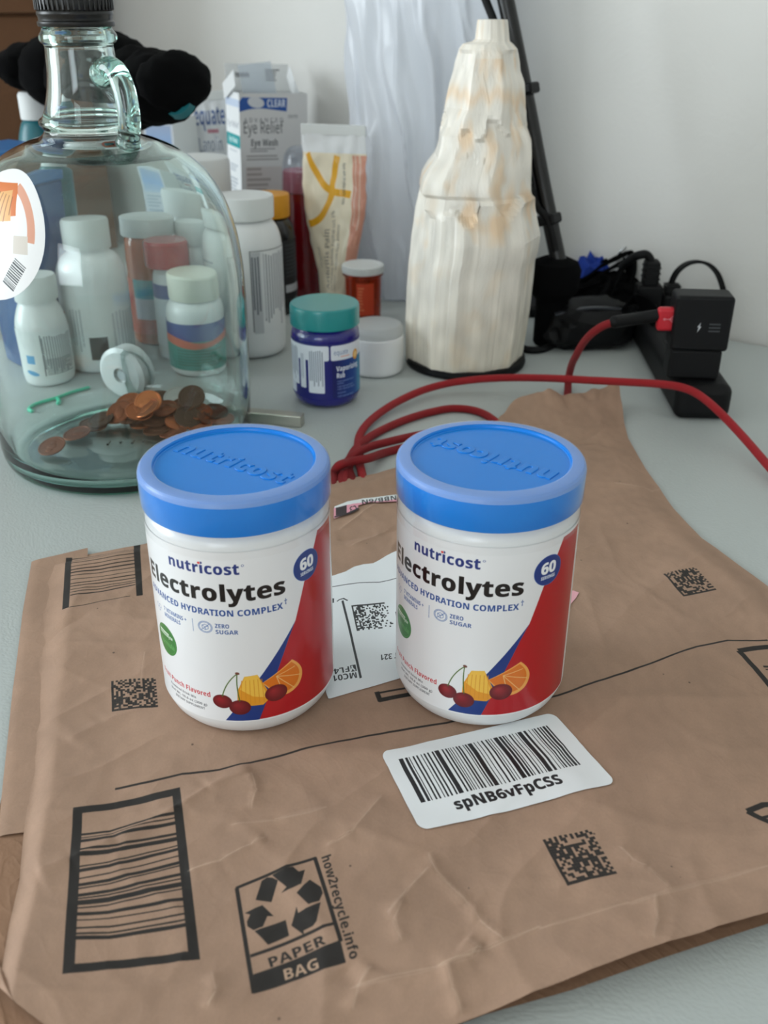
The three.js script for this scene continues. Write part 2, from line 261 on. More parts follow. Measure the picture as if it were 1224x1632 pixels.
const paperBump = noiseTex(512, (x, y) => {
  const a = 1 - Math.abs(tile(x, y, 1.6)), b = 1 - Math.abs(tile(x, y, 2.6, 4));
  return 0.35 + 0.28 * Math.pow(a, 9) + 0.22 * Math.pow(b, 12) + 0.10 * tile(x, y, 7, 2) + 0.05 * tile(x, y, 26, 8);
}, [2.4, 2.6]);
const paperMat = new THREE.MeshStandardMaterial({ map: bagTexture, roughness: 0.82, bumpMap: paperBump, bumpScale: 0.00022, side: THREE.DoubleSide });
const plainKraft = std('#a98a74', 0.86, { bumpMap: paperBump, bumpScale: 0.0008, side: THREE.DoubleSide });
const plainKraftDark = std('#96735a', 0.86, { bumpMap: paperBump, bumpScale: 0.0008, side: THREE.DoubleSide });
{
  const bag = thing('paper_mailer_bag', 'large creased brown kraft paper mailer lying under the two tubs, printed with a recycling mark', 'bag');
  const top = [[70, 891], [104, 882], [230, 859], [380, 816], [530, 768], [600, 755], [640, 742], [720, 706], [790, 672], [818, 640, 0.006], [845, 628, 0.012], [872, 619, 0.016], [882, 624, 0.012], [905, 628, 0.009], [955, 621, 0.011], [972, 611, 0.016], [986, 612, 0.016]].map((p) => gnd(...p));
  const right = [[986, 612, 0.016], [995, 640, 0.011], [1003, 685, 0.004], [1030, 740], [1075, 803], [1120, 850], [1224, 925]].map((p) => gnd(...p)); right.push(V(0.278, 0, -0.43), V(0.295, 0, -0.335));
  const left = [[70, 891], [66, 978], [57, 1094], [48, 1240], [37.6, 1300], [33.5, 1337], [28.5, 1393], [12, 1463], [0, 1534]].map((p) => gnd(...p)); left.push(V(-0.161, 0, -0.268));
  const bottom = [V(-0.161, 0, -0.268), ...[[-4, 1568], [20, 1590], [75, 1632]].map((p) => gnd(...p)), V(-0.09, 0, -0.213), V(-0.05, 0, -0.203), ...[[737, 1619], [900, 1563], [1036, 1516], [1224, 1457]].map((p) => gnd(...p, 0.005)), V(0.295, 0, -0.335)];
  const front = coons(top, right, bottom, left, 300, 340, (p, u, v) => {
    const edge = Math.min(sstep(0, 0.045, u), sstep(0, 0.05, 1 - u), sstep(0, 0.05, v));
    const lowLeft = (1 - sstep(0.0, 0.3, u)) * (1 - sstep(0, 0.035, 1 - v));
    const flap = sstep(0.55, 0.8, u) * (1 - sstep(0, 0.10, v));
    return lerp(-0.0042, 0, Math.max(edge, 0)) * (1 - flap) + bagH(p.x, p.z) * (0.3 + 0.7 * edge) + 0.0042 * sstep(0.18, 0.3, u) * (1 - sstep(0.48, 0.58, u)) * (1 - sstep(0.02, 0.08, v)) + flap * p.y + 0.0022 * flap * n2(p.x * 60, p.z * 30) - 0.003 * lowLeft + 0.0060 * sstep(0.88, 1, v) * sstep(0.36, 0.55, u);
  });
  part('front_panel', front, paperMat, bag);
  const gl = [[50, 894], [36, 974], [20.6, 1094], [5, 1240], [-4, 1332]].map((p) => gnd(...p, -0.004)), gr = [[140, 874], [140, 978], [130, 1094], [120, 1240], [112, 1318]].map((p) => gnd(...p, -0.004));
  part('side_gusset', coons([gl[0], gnd(104, 882, -0.004), gr[0]], gr, [gl[4], gnd(33, 1327, -0.004), gr[4]], gl, 16, 60, (p, u) => -0.0038 - 0.0008 * (1 - sstep(0, 0.1, u)) + 0.0004 * n2(p.x * 20, p.z * 14)), paperMat, bag);
  const bl = [gnd(60, 900, TY), gnd(30, 1100, TY), gnd(10, 1240, TY), gnd(-10, 1330, TY), V(-0.198, 0, -0.272)], br = [gnd(700, 800, TY), gnd(1010, 765, TY), gnd(1190, 925, TY), V(0.275, 0, -0.43), V(0.302, 0, -0.325)];
  const bb = [V(-0.198, 0, -0.272), V(-0.168, 0, -0.233), V(-0.11, 0, -0.200), V(-0.05, 0, -0.193), ...[[703, 1643], [777, 1615], [905, 1580], [1060, 1525], [1224, 1472]].map((p) => gnd(...p, -0.005)), V(0.302, 0, -0.325)];
  part('back_panel', coons([bl[0], gnd(380, 870, TY), br[0]], br, bb, bl, 60, 60, (p) => -0.0052 + 0.0004 * n2(p.x * 10, p.z * 10)), plainKraftDark, bag);

  // stickers on the paper, a hair above it
  const sheet = (corners, nu, nv, tex, name, label, lift = 0.0005, alpha) => {
    const tl = gnd(...corners[0]), tr = gnd(...corners[1]), bl2 = gnd(...corners[3]), br2 = corners[2] ? gnd(...corners[2]) : tr.clone().add(bl2).sub(tl), pos = [], uv = [], idx = [];
    for (let j = 0; j <= nv; j++) for (let i = 0; i <= nu; i++) { const u = i / nu, v = j / nv, p = tl.clone().multiplyScalar((1 - u) * (1 - v)).addScaledVector(tr, u * (1 - v)).addScaledVector(bl2, (1 - u) * v).addScaledVector(br2, u * v); pos.push(p.x, bagH(p.x, p.z) + lift, p.z); uv.push(u, 1 - v); if (i < nu && j < nv) { const a = j * (nu + 1) + i; idx.push(a, a + nu + 1, a + 1, a + 1, a + nu + 1, a + nu + 2); } }
    const g = new THREE.BufferGeometry(); g.setAttribute('position', new THREE.Float32BufferAttribute(pos, 3)); g.setAttribute('uv', new THREE.Float32BufferAttribute(uv, 2)); g.setIndex(idx); g.computeVertexNormals();
    return part(name, g, new THREE.MeshStandardMaterial({ map: tex, roughness: 0.45, alphaTest: 0.5, side: THREE.DoubleSide }), bag, label);
  };
  const barTex = canvasTex(1024, 512, (g, w, h) => {
    g.clearRect(0, 0, w, h); g.fillStyle = '#eceff1'; g.beginPath(); g.roundRect(2, 2, w - 4, h - 4, 46); g.fill();
    const r = rng(17); g.fillStyle = '#17181c'; let x = 72; const W4 = [5, 9, 14, 24];
    while (x < 930) { const b = W4[[0, 0, 1, 0, 2, 1, 3, 0, 1][Math.floor(r() * 9)]]; g.fillRect(x, 78, b, 282); x += b + W4[[0, 1, 0, 1, 2, 0][Math.floor(r() * 6)]] + 2; }
    g.font = '700 78px sans-serif'; g.textAlign = 'center'; const t = 'spNB6vFpCSS', m = g.measureText(t).width; g.save(); g.translate(500, 440); g.scale(570 / m, 1); g.fillText(t, 0, 0); g.strokeStyle = '#17181c'; g.lineWidth = 3; g.strokeText(t, 0, 0); g.restore();
  });
  sheet([[605, 1201], [881, 1136], [984, 1248], [669, 1327]], 30, 18, barTex, 'barcode_label', 'white barcode sticker reading spNB6vFpCSS');
  // torn address label, upside down: its far edge is ripped
  const LTL = [526, 890], LTR = [915, 800], LBR = [960, 1030], LBL = [514, 1118];
  const labelTex = canvasTex(1024, 640, (g, w, h) => {
    g.clearRect(0, 0, w, h);
    // the label drawn in its own frame through the measured ground points
    const o = gnd(...LTL), ex = gnd(...LTR), ey = gnd(...LBL), a = ex.clone().sub(o), b = ey.clone().sub(o);
    const det = a.x * b.z - a.z * b.x, L = (px, py) => { const q = gnd(px, py).sub(o); return [(q.x * b.z - q.z * b.x) / det * w, (a.x * q.z - a.z * q.x) / det * h]; };
    const P = (pts) => { g.beginPath(); pts.forEach((p, i) => { const q = L(...p); i ? g.lineTo(...q) : g.moveTo(...q); }); };
    const z = (x, y) => [500 + x / 4.533, 780 + y / 4.533];
    g.fillStyle = '#e9edf0'; P([z(90, 640), z(145, 632), z(230, 606), z(290, 570), z(360, 548), z(430, 540), z(470, 520), z(520, 490), z(590, 458), z(640, 440), z(760, 420), z(900, 420), z(1300, 500), z(1750, 720), z(1905, 760), z(1830, 880), z(1800, 1240), z(660, 1440), z(170, 1518), z(105, 1515), z(88, 1470)]); g.closePath(); g.fill();
    g.strokeStyle = '#23262a'; g.lineWidth = 3.2; P([z(60, 722), z(145, 713), z(330, 688), z(470, 682), z(540, 668), z(640, 640)]); g.stroke();
    g.lineWidth = 7; P([z(208, 815), z(270, 1060), z(340, 1368)]); g.stroke(); g.lineWidth = 4; P([z(168, 820), z(185, 808), z(215, 800), z(245, 815)]); g.stroke();
    const aff = (tl, tr, bl, ww, hh) => { const p = L(...tl), q = L(...tr), s = L(...bl); g.setTransform((q[0] - p[0]) / ww, (q[1] - p[1]) / ww, (s[0] - p[0]) / hh, (s[1] - p[1]) / hh, p[0], p[1]); };
    aff(z(272, 850), z(530, 815), z(312, 1030), 26, 20); { const r = rng(31); g.fillStyle = '#1d1f23'; for (let y = 0; y < 20; y++) for (let x = 0; x < 26; x++) if (x === 0 || (y === 0 && x < 24) || (x > 0 && y > 0 && r() < 0.5 - 0.012 * x + (y < 8 ? 0.08 : 0))) g.fillRect(x - 0.02, y - 0.02, 1.04, 1.04); }
    g.fillStyle = '#1d1f23'; g.textBaseline = 'alphabetic'; g.textAlign = 'left';
    const text = (t, start, end, up, hh, inv) => { aff(start, end, up, 100, -hh); g.font = '700 ' + hh * 1.38 + 'px sans-serif'; const m = g.measureText(t).width; if (inv) { g.fillStyle = '#1d1f23'; g.fillRect(0, -hh * 1.1, 24, hh * 1.2); } g.fillStyle = '#1d1f23'; g.save(); g.scale(100 / m, 1); if (inv) { g.fillText(t.slice(1), g.measureText('Y').width, 0); g.fillStyle = '#e9edf0'; g.fillText('Y', m * 0.03, 0); } else g.fillText(t, 0, 0); g.restore(); };
    text('MC01', z(312, 1325), z(132, 1352), z(320, 1365), 40); text('YFL4', z(302, 1275), z(140, 1303), z(310, 1313), 36, true);
    text('T 321', z(608, 1182), z(478, 1200), z(612, 1222), 36);
    g.setTransform(1, 0, 0, 1, 0, 0); g.fillStyle = '#1d1f23'; P([z(590, 885), z(640, 880), z(640, 960), z(602, 965)]); g.closePath(); g.fill(); P([z(120, 800), z(146, 800), z(146, 830), z(132, 830)]); g.closePath(); g.fill();
    g.fillStyle = '#e9a9b4'; P([z(1800, 730), z(1880, 745), z(1915, 760), z(1890, 800), z(1800, 900)]); g.closePath(); g.fill();
  });
  sheet([LTL, LTR, null, LBL], 30, 24, labelTex, 'address_label', 'torn white address sticker, its print upside down');
  const STL = [520, 800], STR = [680, 770], SBR = [690, 806], SBL = [522, 838];
  const stripTex = canvasTex(512, 128, (g, w, h) => {
    g.clearRect(0, 0, w, h);
    const o = gnd(...STL), a = gnd(...STR).sub(o), b = gnd(...SBL).sub(o), det = a.x * b.z - a.z * b.x, L = (px, py) => { const q = gnd(px, py).sub(o); return [(q.x * b.z - q.z * b.x) / det * w, (a.x * q.z - a.z * q.x) / det * h]; };
    const P = (pts) => { g.beginPath(); pts.forEach((p, i) => { const q = L(...p); i ? g.lineTo(...q) : g.moveTo(...q); }); }, z = (x, y) => [500 + x / 4.533, 780 + y / 4.533];
    g.fillStyle = '#e8edee'; P([z(150, 140), z(260, 108), z(360, 82), z(590, 55), z(760, 25), z(760, 70), z(590, 95), z(400, 112), z(330, 128), z(150, 190)]); g.closePath(); g.fill();
    g.fillStyle = '#e79fb0'; P([z(145, 150), z(330, 118), z(590, 88), z(760, 60), z(760, 78), z(590, 102), z(400, 118), z(322, 135), z(318, 160), z(145, 216)]); g.closePath(); g.fill();
    g.fillStyle = '#2a1c22'; P([z(160, 148), z(238, 134), z(238, 185), z(160, 196)]); g.closePath(); g.fill(); P([z(150, 210), z(250, 188), z(330, 160), z(320, 150), z(240, 180), z(150, 200)]); g.closePath(); g.fill();
    const p = L(...z(600, 60)), q = L(...z(330, 100)), s = L(...z(606, 92)); g.setTransform((q[0] - p[0]) / 100, (q[1] - p[1]) / 100, (p[0] - s[0]) / 14, (p[1] - s[1]) / 14, p[0], p[1]); g.fillStyle = '#1d1f23'; g.font = '700 19px sans-serif'; g.textBaseline = 'alphabetic'; { const m = g.measureText('NBB/6N').width; g.scale(96 / m, 1); g.fillText('NBB/6N', 0, 0); }
    const p2 = L(...z(310, 135)), q2 = L(...z(240, 150)), s2 = L(...z(315, 172)); g.setTransform((q2[0] - p2[0]) / 30, (q2[1] - p2[1]) / 30, (p2[0] - s2[0]) / 14, (p2[1] - s2[1]) / 14, p2[0], p2[1]); g.font = '700 19px sans-serif'; g.fillText('C3', 0, 0);
  });
  sheet([STL, STR, null, SBL], 20, 6, stripTex, 'torn_label_strip', 'torn pink and white remnant of a sticker', 0.0012);
  shade(bag);
}

// ---------------------------------------------------------------- the two supplement tubs
const font = new FontLoader().loadAsync ? await new FontLoader().loadAsync('fonts/droid/droid_sans_bold.typeface.json') : null;
const TUB = { R: 0.04640, H: 0.1194 };
const tubLabel = canvasTex(2048, 800, (g, w, h) => {
  // across: 0..360 degrees round the tub, 0 at the middle of the canvas; down: from 121 mm to 14 mm above the base
  const X = (deg) => w / 2 + deg / 360 * w, Y = (mm) => (121 - mm) / 107 * h, mmx = w / (2 * Math.PI * 46.2), mmy = h / 107;
  g.fillStyle = '#e9eaec'; g.fillRect(0, 0, w, h);
  const poly = (pts, c) => { g.fillStyle = c; g.beginPath(); pts.forEach(([a, b], i) => (i ? g.lineTo(X(a), Y(b)) : g.moveTo(X(a), Y(b)))); g.closePath(); g.fill(); };
  const blue = '#123781', red = '#b3141f';
  poly([[63, 119], [48.5, 93.3], [40.5, 72.8], [34.9, 63], [27.5, 47.2], [13, 15], [120, 15], [120, 119]], red);
  poly([[40.5, 72.8], [15.1, 43], [-8.3, 14.8], [13, 14.8], [27.5, 47.2], [34.9, 63]], blue);
  poly([[84, 121], [88, 121], [88, 15], [84, 15]], '#f1f2f3');
  poly([[88, 121], [170, 121], [170, 14], [88, 14]], '#f1f2f3');
  g.fillStyle = '#9a9ca2'; for (let k = 0; k < 40; k++) g.fillRect(X(92), Y(116 - k * 2.4), mmx * (30 + 18 * Math.abs(n2(k, 2))), mmy * 0.8);
  g.strokeStyle = '#222'; g.lineWidth = 3; g.strokeRect(X(-170), Y(112), X(-95) - X(-170), Y(24) - Y(112)); g.fillStyle = '#777'; for (let k = 0; k < 32; k++) g.fillRect(X(-167), Y(108 - k * 2.6), mmx * (30 + 22 * Math.abs(n2(k, 9))), mmy * 0.8);
  const text = (t, a0, a1, base, cap, col, weight = 700, stroke = 0) => { g.save(); g.translate(X(a0), Y(base)); g.font = weight + ' ' + cap * mmy / 0.72 + 'px sans-serif'; const m = g.measureText(t).width; g.scale((X(a1) - X(a0)) / m, 1); g.fillStyle = col; g.fillText(t, 0, 0); if (stroke) { g.strokeStyle = col; g.lineWidth = stroke; g.lineJoin = 'round'; g.strokeText(t, 0, 0); } g.restore(); };
  g.textBaseline = 'alphabetic'; g.textAlign = 'left';
  text('nutricost', -39, 7.8, 108.2, 6.4, '#1f3379', 700, 1.2);
  g.fillStyle = '#e0433f'; { const ix = X(-39 + 46.8 * 0.487), iy = Y(114.5); g.fillStyle = '#e9eaec'; g.fillRect(ix - 5, iy - 3, 11, 11); g.fillStyle = '#e0433f'; g.beginPath(); g.arc(ix, iy + 3, 5, 0, 7); g.fill(); }
  g.strokeStyle = '#2a3f86'; g.lineWidth = 1.5; g.beginPath(); g.arc(X(9.6), Y(113.2), 4, 0, 7); g.stroke();
  text('Electrolytes', -66, 35, 92.3, 9.6, '#0b0c10', 700, 3);
  text('ADVANCED HYDRATION COMPLEX', -66, 32.3, 83.2, 3.7, '#1c4590', 700, 0.6);
  text('†', 33.2, 35.6, 85.2, 3.4, '#1c4590');
  text('7 VITAMINS +', -50, -28.8, 75.6, 2.5, '#1c4590'); text('MINERALS', -50, -34.2, 71.9, 2.5, '#1c4590');
  g.strokeStyle = '#7f95bd'; g.lineWidth = 2; for (const k of [0, 1, 2]) { g.beginPath(); g.arc(X(-57 + (k - 1) * 1.6), Y(75.5 - (k % 2) * 2), 9, 0, 7); g.stroke(); }
  g.strokeStyle = '#5f7bb0'; g.lineWidth = 2; g.beginPath(); g.moveTo(X(-24.4), Y(79)); g.lineTo(X(-24.4), Y(71)); g.stroke();
  { const cx = X(-16), cy = Y(75.4); g.lineWidth = 2.2; g.beginPath(); g.arc(cx, cy, 26, 0, 7); g.stroke(); g.beginPath(); g.arc(cx, cy, 22, 0, 7); g.stroke(); g.beginPath(); for (let k = 0; k <= 6; k++) { const a = k * Math.PI / 3 + 0.5; k ? g.lineTo(cx + 13 * Math.cos(a), cy + 13 * Math.sin(a)) : g.moveTo(cx + 13 * Math.cos(a), cy + 13 * Math.sin(a)); } g.moveTo(cx, cy); g.lineTo(cx + 11, cy - 6); g.moveTo(cx, cy); g.lineTo(cx - 11, cy - 6); g.moveTo(cx, cy); g.lineTo(cx, cy + 13); g.moveTo(cx - 17, cy + 17); g.lineTo(cx + 17, cy - 17); g.stroke(); }
  text('ZERO', -9.7, -0.8, 75.7, 2.6, '#1c4590'); text('SUGAR', -9.7, 4.2, 71.9, 2.6, '#1c4590');
  g.fillStyle = '#2c7a36'; g.beginPath(); g.ellipse(X(-51.8), Y(55.5), 9.2 * mmx, 9.6 * mmy, 0, 0, 7); g.fill(); g.strokeStyle = '#4f9a4e'; g.lineWidth = 2; g.beginPath(); g.ellipse(X(-51.8), Y(55.5), 8.3 * mmx, 8.7 * mmy, 0, 0, 7); g.stroke();
  text('Electrolyte', -60, -44, 57.6, 2, '#e9f1e6'); g.fillStyle = '#e9f1e6'; g.fillRect(X(-60.5), Y(60.4), 10 * mmx, mmy * 0.8); text('formula', -59.5, -43, 51.5, 3.2, '#6bb56a', 400);
  text('Fruit Punch Flavored', -63, -16.8, 29.2, 3.2, '#c3232f');
  for (const [t, a, b, y] of [['Powdered Drink Mix', -53.0, -28.0, 25.4], ['Net Wt. 10.6 oz (300 g)', -53.0, -20.0, 22.4], ['DIETARY SUPPLEMENT', -48.0, -22.0, 19.4]]) text(t, a, b, y, 1.5, '#55585e');
  // badge
  g.fillStyle = blue; g.beginPath(); g.ellipse(X(51.5), Y(103), 8.6 * mmx, 8.8 * mmy, 0, 0, 7); g.fill(); g.strokeStyle = '#3f66ad'; g.lineWidth = 2; g.stroke();
  text('60', 45.6, 57.6, 101.2, 6.6, '#f4f5f6', 700, 3); text('SERVINGS', 46, 57.2, 97.8, 2, '#f4f5f6');
  // fruit: cherries, pineapple wedge, orange slice
  const fx = (mm) => X(mm / 0.8063), cir = (x, y, r, c) => { g.fillStyle = c; g.beginPath(); g.ellipse(fx(x), Y(y), r * mmx, r * mmy, 0, 0, 7); g.fill(); };
  g.save(); g.translate(fx(24), Y(33.5)); g.rotate(-0.55); g.fillStyle = '#f3b266'; g.beginPath(); g.ellipse(0, 0, 12.6 * mmx, 12.2 * mmy, 0, 0, Math.PI); g.restore();
  g.save(); g.beginPath(); g.moveTo(fx(13), Y(39)); g.lineTo(fx(29.5), Y(49)); g.quadraticCurveTo(fx(39), Y(40), fx(33), Y(31)); g.quadraticCurveTo(fx(28), Y(26), fx(21), Y(28)); g.closePath(); g.fillStyle = '#f0a955'; g.fill(); g.clip();
  g.fillStyle = '#e0761b'; g.beginPath(); g.moveTo(fx(13.5), Y(39)); g.lineTo(fx(29), Y(47.6)); g.quadraticCurveTo(fx(36.4), Y(40), fx(31.6), Y(32.6)); g.quadraticCurveTo(fx(27.6), Y(28.2), fx(21), Y(30)); g.closePath(); g.fill();
  g.strokeStyle = '#f2c07e'; g.lineWidth = 3; for (const [a, b] of [[31, 44], [34, 37], [30, 30], [24, 28]]) { g.beginPath(); g.moveTo(fx(20.5), Y(41.5)); g.lineTo(fx(a), Y(b)); g.stroke(); } g.restore();
  g.fillStyle = '#e59a26'; g.beginPath(); g.moveTo(fx(4.5), Y(44.5)); g.lineTo(fx(11), Y(45)); g.lineTo(fx(17.5), Y(29)); g.lineTo(fx(13), Y(24.5)); g.lineTo(fx(0), Y(25)); g.lineTo(fx(0.5), Y(35)); g.closePath(); g.fill();
  g.fillStyle = '#f3c04a'; g.beginPath(); g.moveTo(fx(4.5), Y(44.5)); g.lineTo(fx(11), Y(45)); g.lineTo(fx(15.5), Y(29)); g.lineTo(fx(8), Y(31)); g.lineTo(fx(2), Y(36)); g.closePath(); g.fill();
  g.strokeStyle = '#d98a1e'; g.lineWidth = 2; for (let k = 0; k < 6; k++) { g.beginPath(); g.moveTo(fx(3 + k * 2), Y(42)); g.lineTo(fx(2 + k * 2.3), Y(26)); g.stroke(); }
  const cherry = (x, y, r, c) => { const gr = g.createRadialGradient(fx(x - r * 0.3), Y(y + r * 0.35), 1, fx(x), Y(y), r * mmx * 1.1); gr.addColorStop(0, c); gr.addColorStop(1, '#5e0e18'); g.fillStyle = gr; g.beginPath(); g.ellipse(fx(x), Y(y), r * mmx * 1.1, r * mmy, 0, 0, 7); g.fill(); };
  cherry(20, 30.5, 5.4, '#a3282f'); cherry(-7.6, 27.6, 4.6, '#9c1c28'); cherry(1.2, 24, 5, '#93202a');
  g.strokeStyle = '#4d6a2a'; g.lineWidth = 4; g.beginPath(); g.moveTo(fx(-7.4), Y(31)); g.quadraticCurveTo(fx(-5), Y(41), fx(1), Y(46.5)); g.stroke(); g.beginPath(); g.moveTo(fx(1.4), Y(28)); g.quadraticCurveTo(fx(0), Y(38), fx(1), Y(46.5)); g.stroke();
  g.fillStyle = '#6d3a2a'; g.beginPath(); g.ellipse(fx(1.2), Y(46.8), 8, 6, 0.4, 0, 7); g.fill();
});
{
  const white = phys('#e4e6e7', 0.28, { clearcoat: 0.4, clearcoatRoughness: 0.18 });
  const lidMat = phys('#0a7fdc', 0.3, { clearcoat: 0.1, clearcoatRoughness: 0.12, specularIntensity: 0.6 });
  const film = phys('#ffffff', 0.12, { transmission: 1, thickness: 0, ior: 1.45 });
  const filmRim = phys('#dfe8f5', 0.2, { transparent: true, opacity: 0.26, ior: 1.5 });
  const labMat = phys('#ffffff', 0.3, { map: tubLabel, clearcoat: 0.35, clearcoatRoughness: 0.15 });
  const R = TUB.R;
  const body = lathe([[0, 0.0015], [0.031, 0.0015], [0.034, 0], [0.0372, 0.0002], [0.0410, 0.0016], [0.0437, 0.0050], [0.0456, 0.0095], [0.0461, 0.0130], [0.0461, 0.1112], [0.0458, 0.1140], [0.0449, 0.1160], [0.0440, 0.1172], [0.0436, 0.1200], [0, 0.1200]], 96, 0.5);
  const label = new THREE.CylinderGeometry(R, R, 0.0997, 128, 1, true, Math.PI); label.translate(0, 0.0617, 0);
  const lid = lathe([[0.0438, 0.1194], [0.0462, 0.1192], [0.0467, 0.1196], [0.0470, 0.1204], [0.0470, 0.1346], [0.0466, 0.1364], [0.0457, 0.1375], [0.0446, 0.1378], [0.0402, 0.1377], [0.0396, 0.1373], [0.0394, 0.1365], [0.0388, 0.1362], [0, 0.1362]], 128, 0.4);
  const band = lathe([[0.04665, 0.1075], [0.04668, 0.112], [0.0467, 0.117], [0.04735, 0.1198], [0.04738, 0.1347]], 96, 0.6);
  const filmTop = lathe([[0.04738, 0.1347], [0.0470, 0.1366], [0.0460, 0.1379], [0.0447, 0.1383], [0.0400, 0.1382]], 96, 0.9);
  for (const [P, lift, textYaw, yaw, label1] of [
    [J1, 0, -33 * Math.PI / 180, 0, 'white supplement tub with blue lid, left of the two on the paper bag'],
    [J2, 0, 142 * Math.PI / 180, -16.7 * Math.PI / 180, 'white supplement tub with blue lid, right of the two and touching the barcode sticker']]) {
    const t = thing('supplement_tub', label1, 'tub', P, 0, 'blue-lidded supplement tubs');
    const b = part('tub_body', body, white, t);
    const lb = part('label', label, labMat, b, 'printed wrap label with red and blue wedge'); lb.rotation.y = yaw;
    const l = part('lid', lid, lidMat, t, 'bright blue screw lid');
    const tg = new TextGeometry('nutricost', { font, size: 0.0112, depth: 0.0002, curveSegments: 5, bevelEnabled: true, bevelThickness: 0.0003, bevelSize: 0.00035, bevelSegments: 2 });
    tg.computeBoundingBox(); const bb = tg.boundingBox, s = 0.070 / (bb.max.x - bb.min.x);
    tg.translate(-(bb.max.x + bb.min.x) / 2, -(bb.max.y + bb.min.y) / 2, 0); tg.scale(s, s, 1); tg.rotateX(-Math.PI / 2); tg.rotateY(textYaw); tg.translate(0, 0.1362, 0);
    part('raised_lettering', tg, lidMat, l);
    part('shrink_band', band, film, t, 'clear shrink film round the lid');
    part('shrink_film_rim', filmTop, filmRim, t, 'wrinkled edge of the clear film on the lid rim');
  }
}

// ---------------------------------------------------------------- glass jug with coins
const JUG = V(-0.2200, TY, -0.7751), JUGAZ = Math.atan2(0.22, 0.7751);
const jugFit = (a) => a.map(([x, y]) => [x * lerp(0.945, 1.0, clamp(y / 0.33, 0, 1)), y * 0.983]);
const jugOuter = jugFit(smoothPts([[0.004, 0.0035], [0.05, 0.0028], [0.085, 0.0004], [0.098, 0.0002], [0.1055, 0.003], [0.109, 0.010], [0.1105, 0.03], [0.1115, 0.08], [0.1110, 0.13], [0.1090, 0.165], [0.1045, 0.190], [0.0965, 0.212], [0.0840, 0.231], [0.0660, 0.246], [0.0480, 0.2545], [0.0365, 0.2585], [0.0335, 0.2625], [0.0362, 0.2665], [0.0362, 0.2695], [0.0325, 0.2735], [0.0285, 0.285], [0.0255, 0.300], [0.0246, 0.312], [0.0246, 0.3205], [0.0268, 0.3225], [0.0272, 0.3270], [0.0250, 0.3305], [0.0235, 0.335], [0.0235, 0.366]], 9));
function jugR(h) { for (let i = 1; i < jugOuter.length; i++) if (jugOuter[i][1] >= h && jugOuter[i][1] > 0.01) { const [a, b] = [jugOuter[i - 1], jugOuter[i]]; return lerp(a[0], b[0], clamp((h - a[1]) / (b[1] - a[1] || 1), 0, 1)); } return 0.0235; }
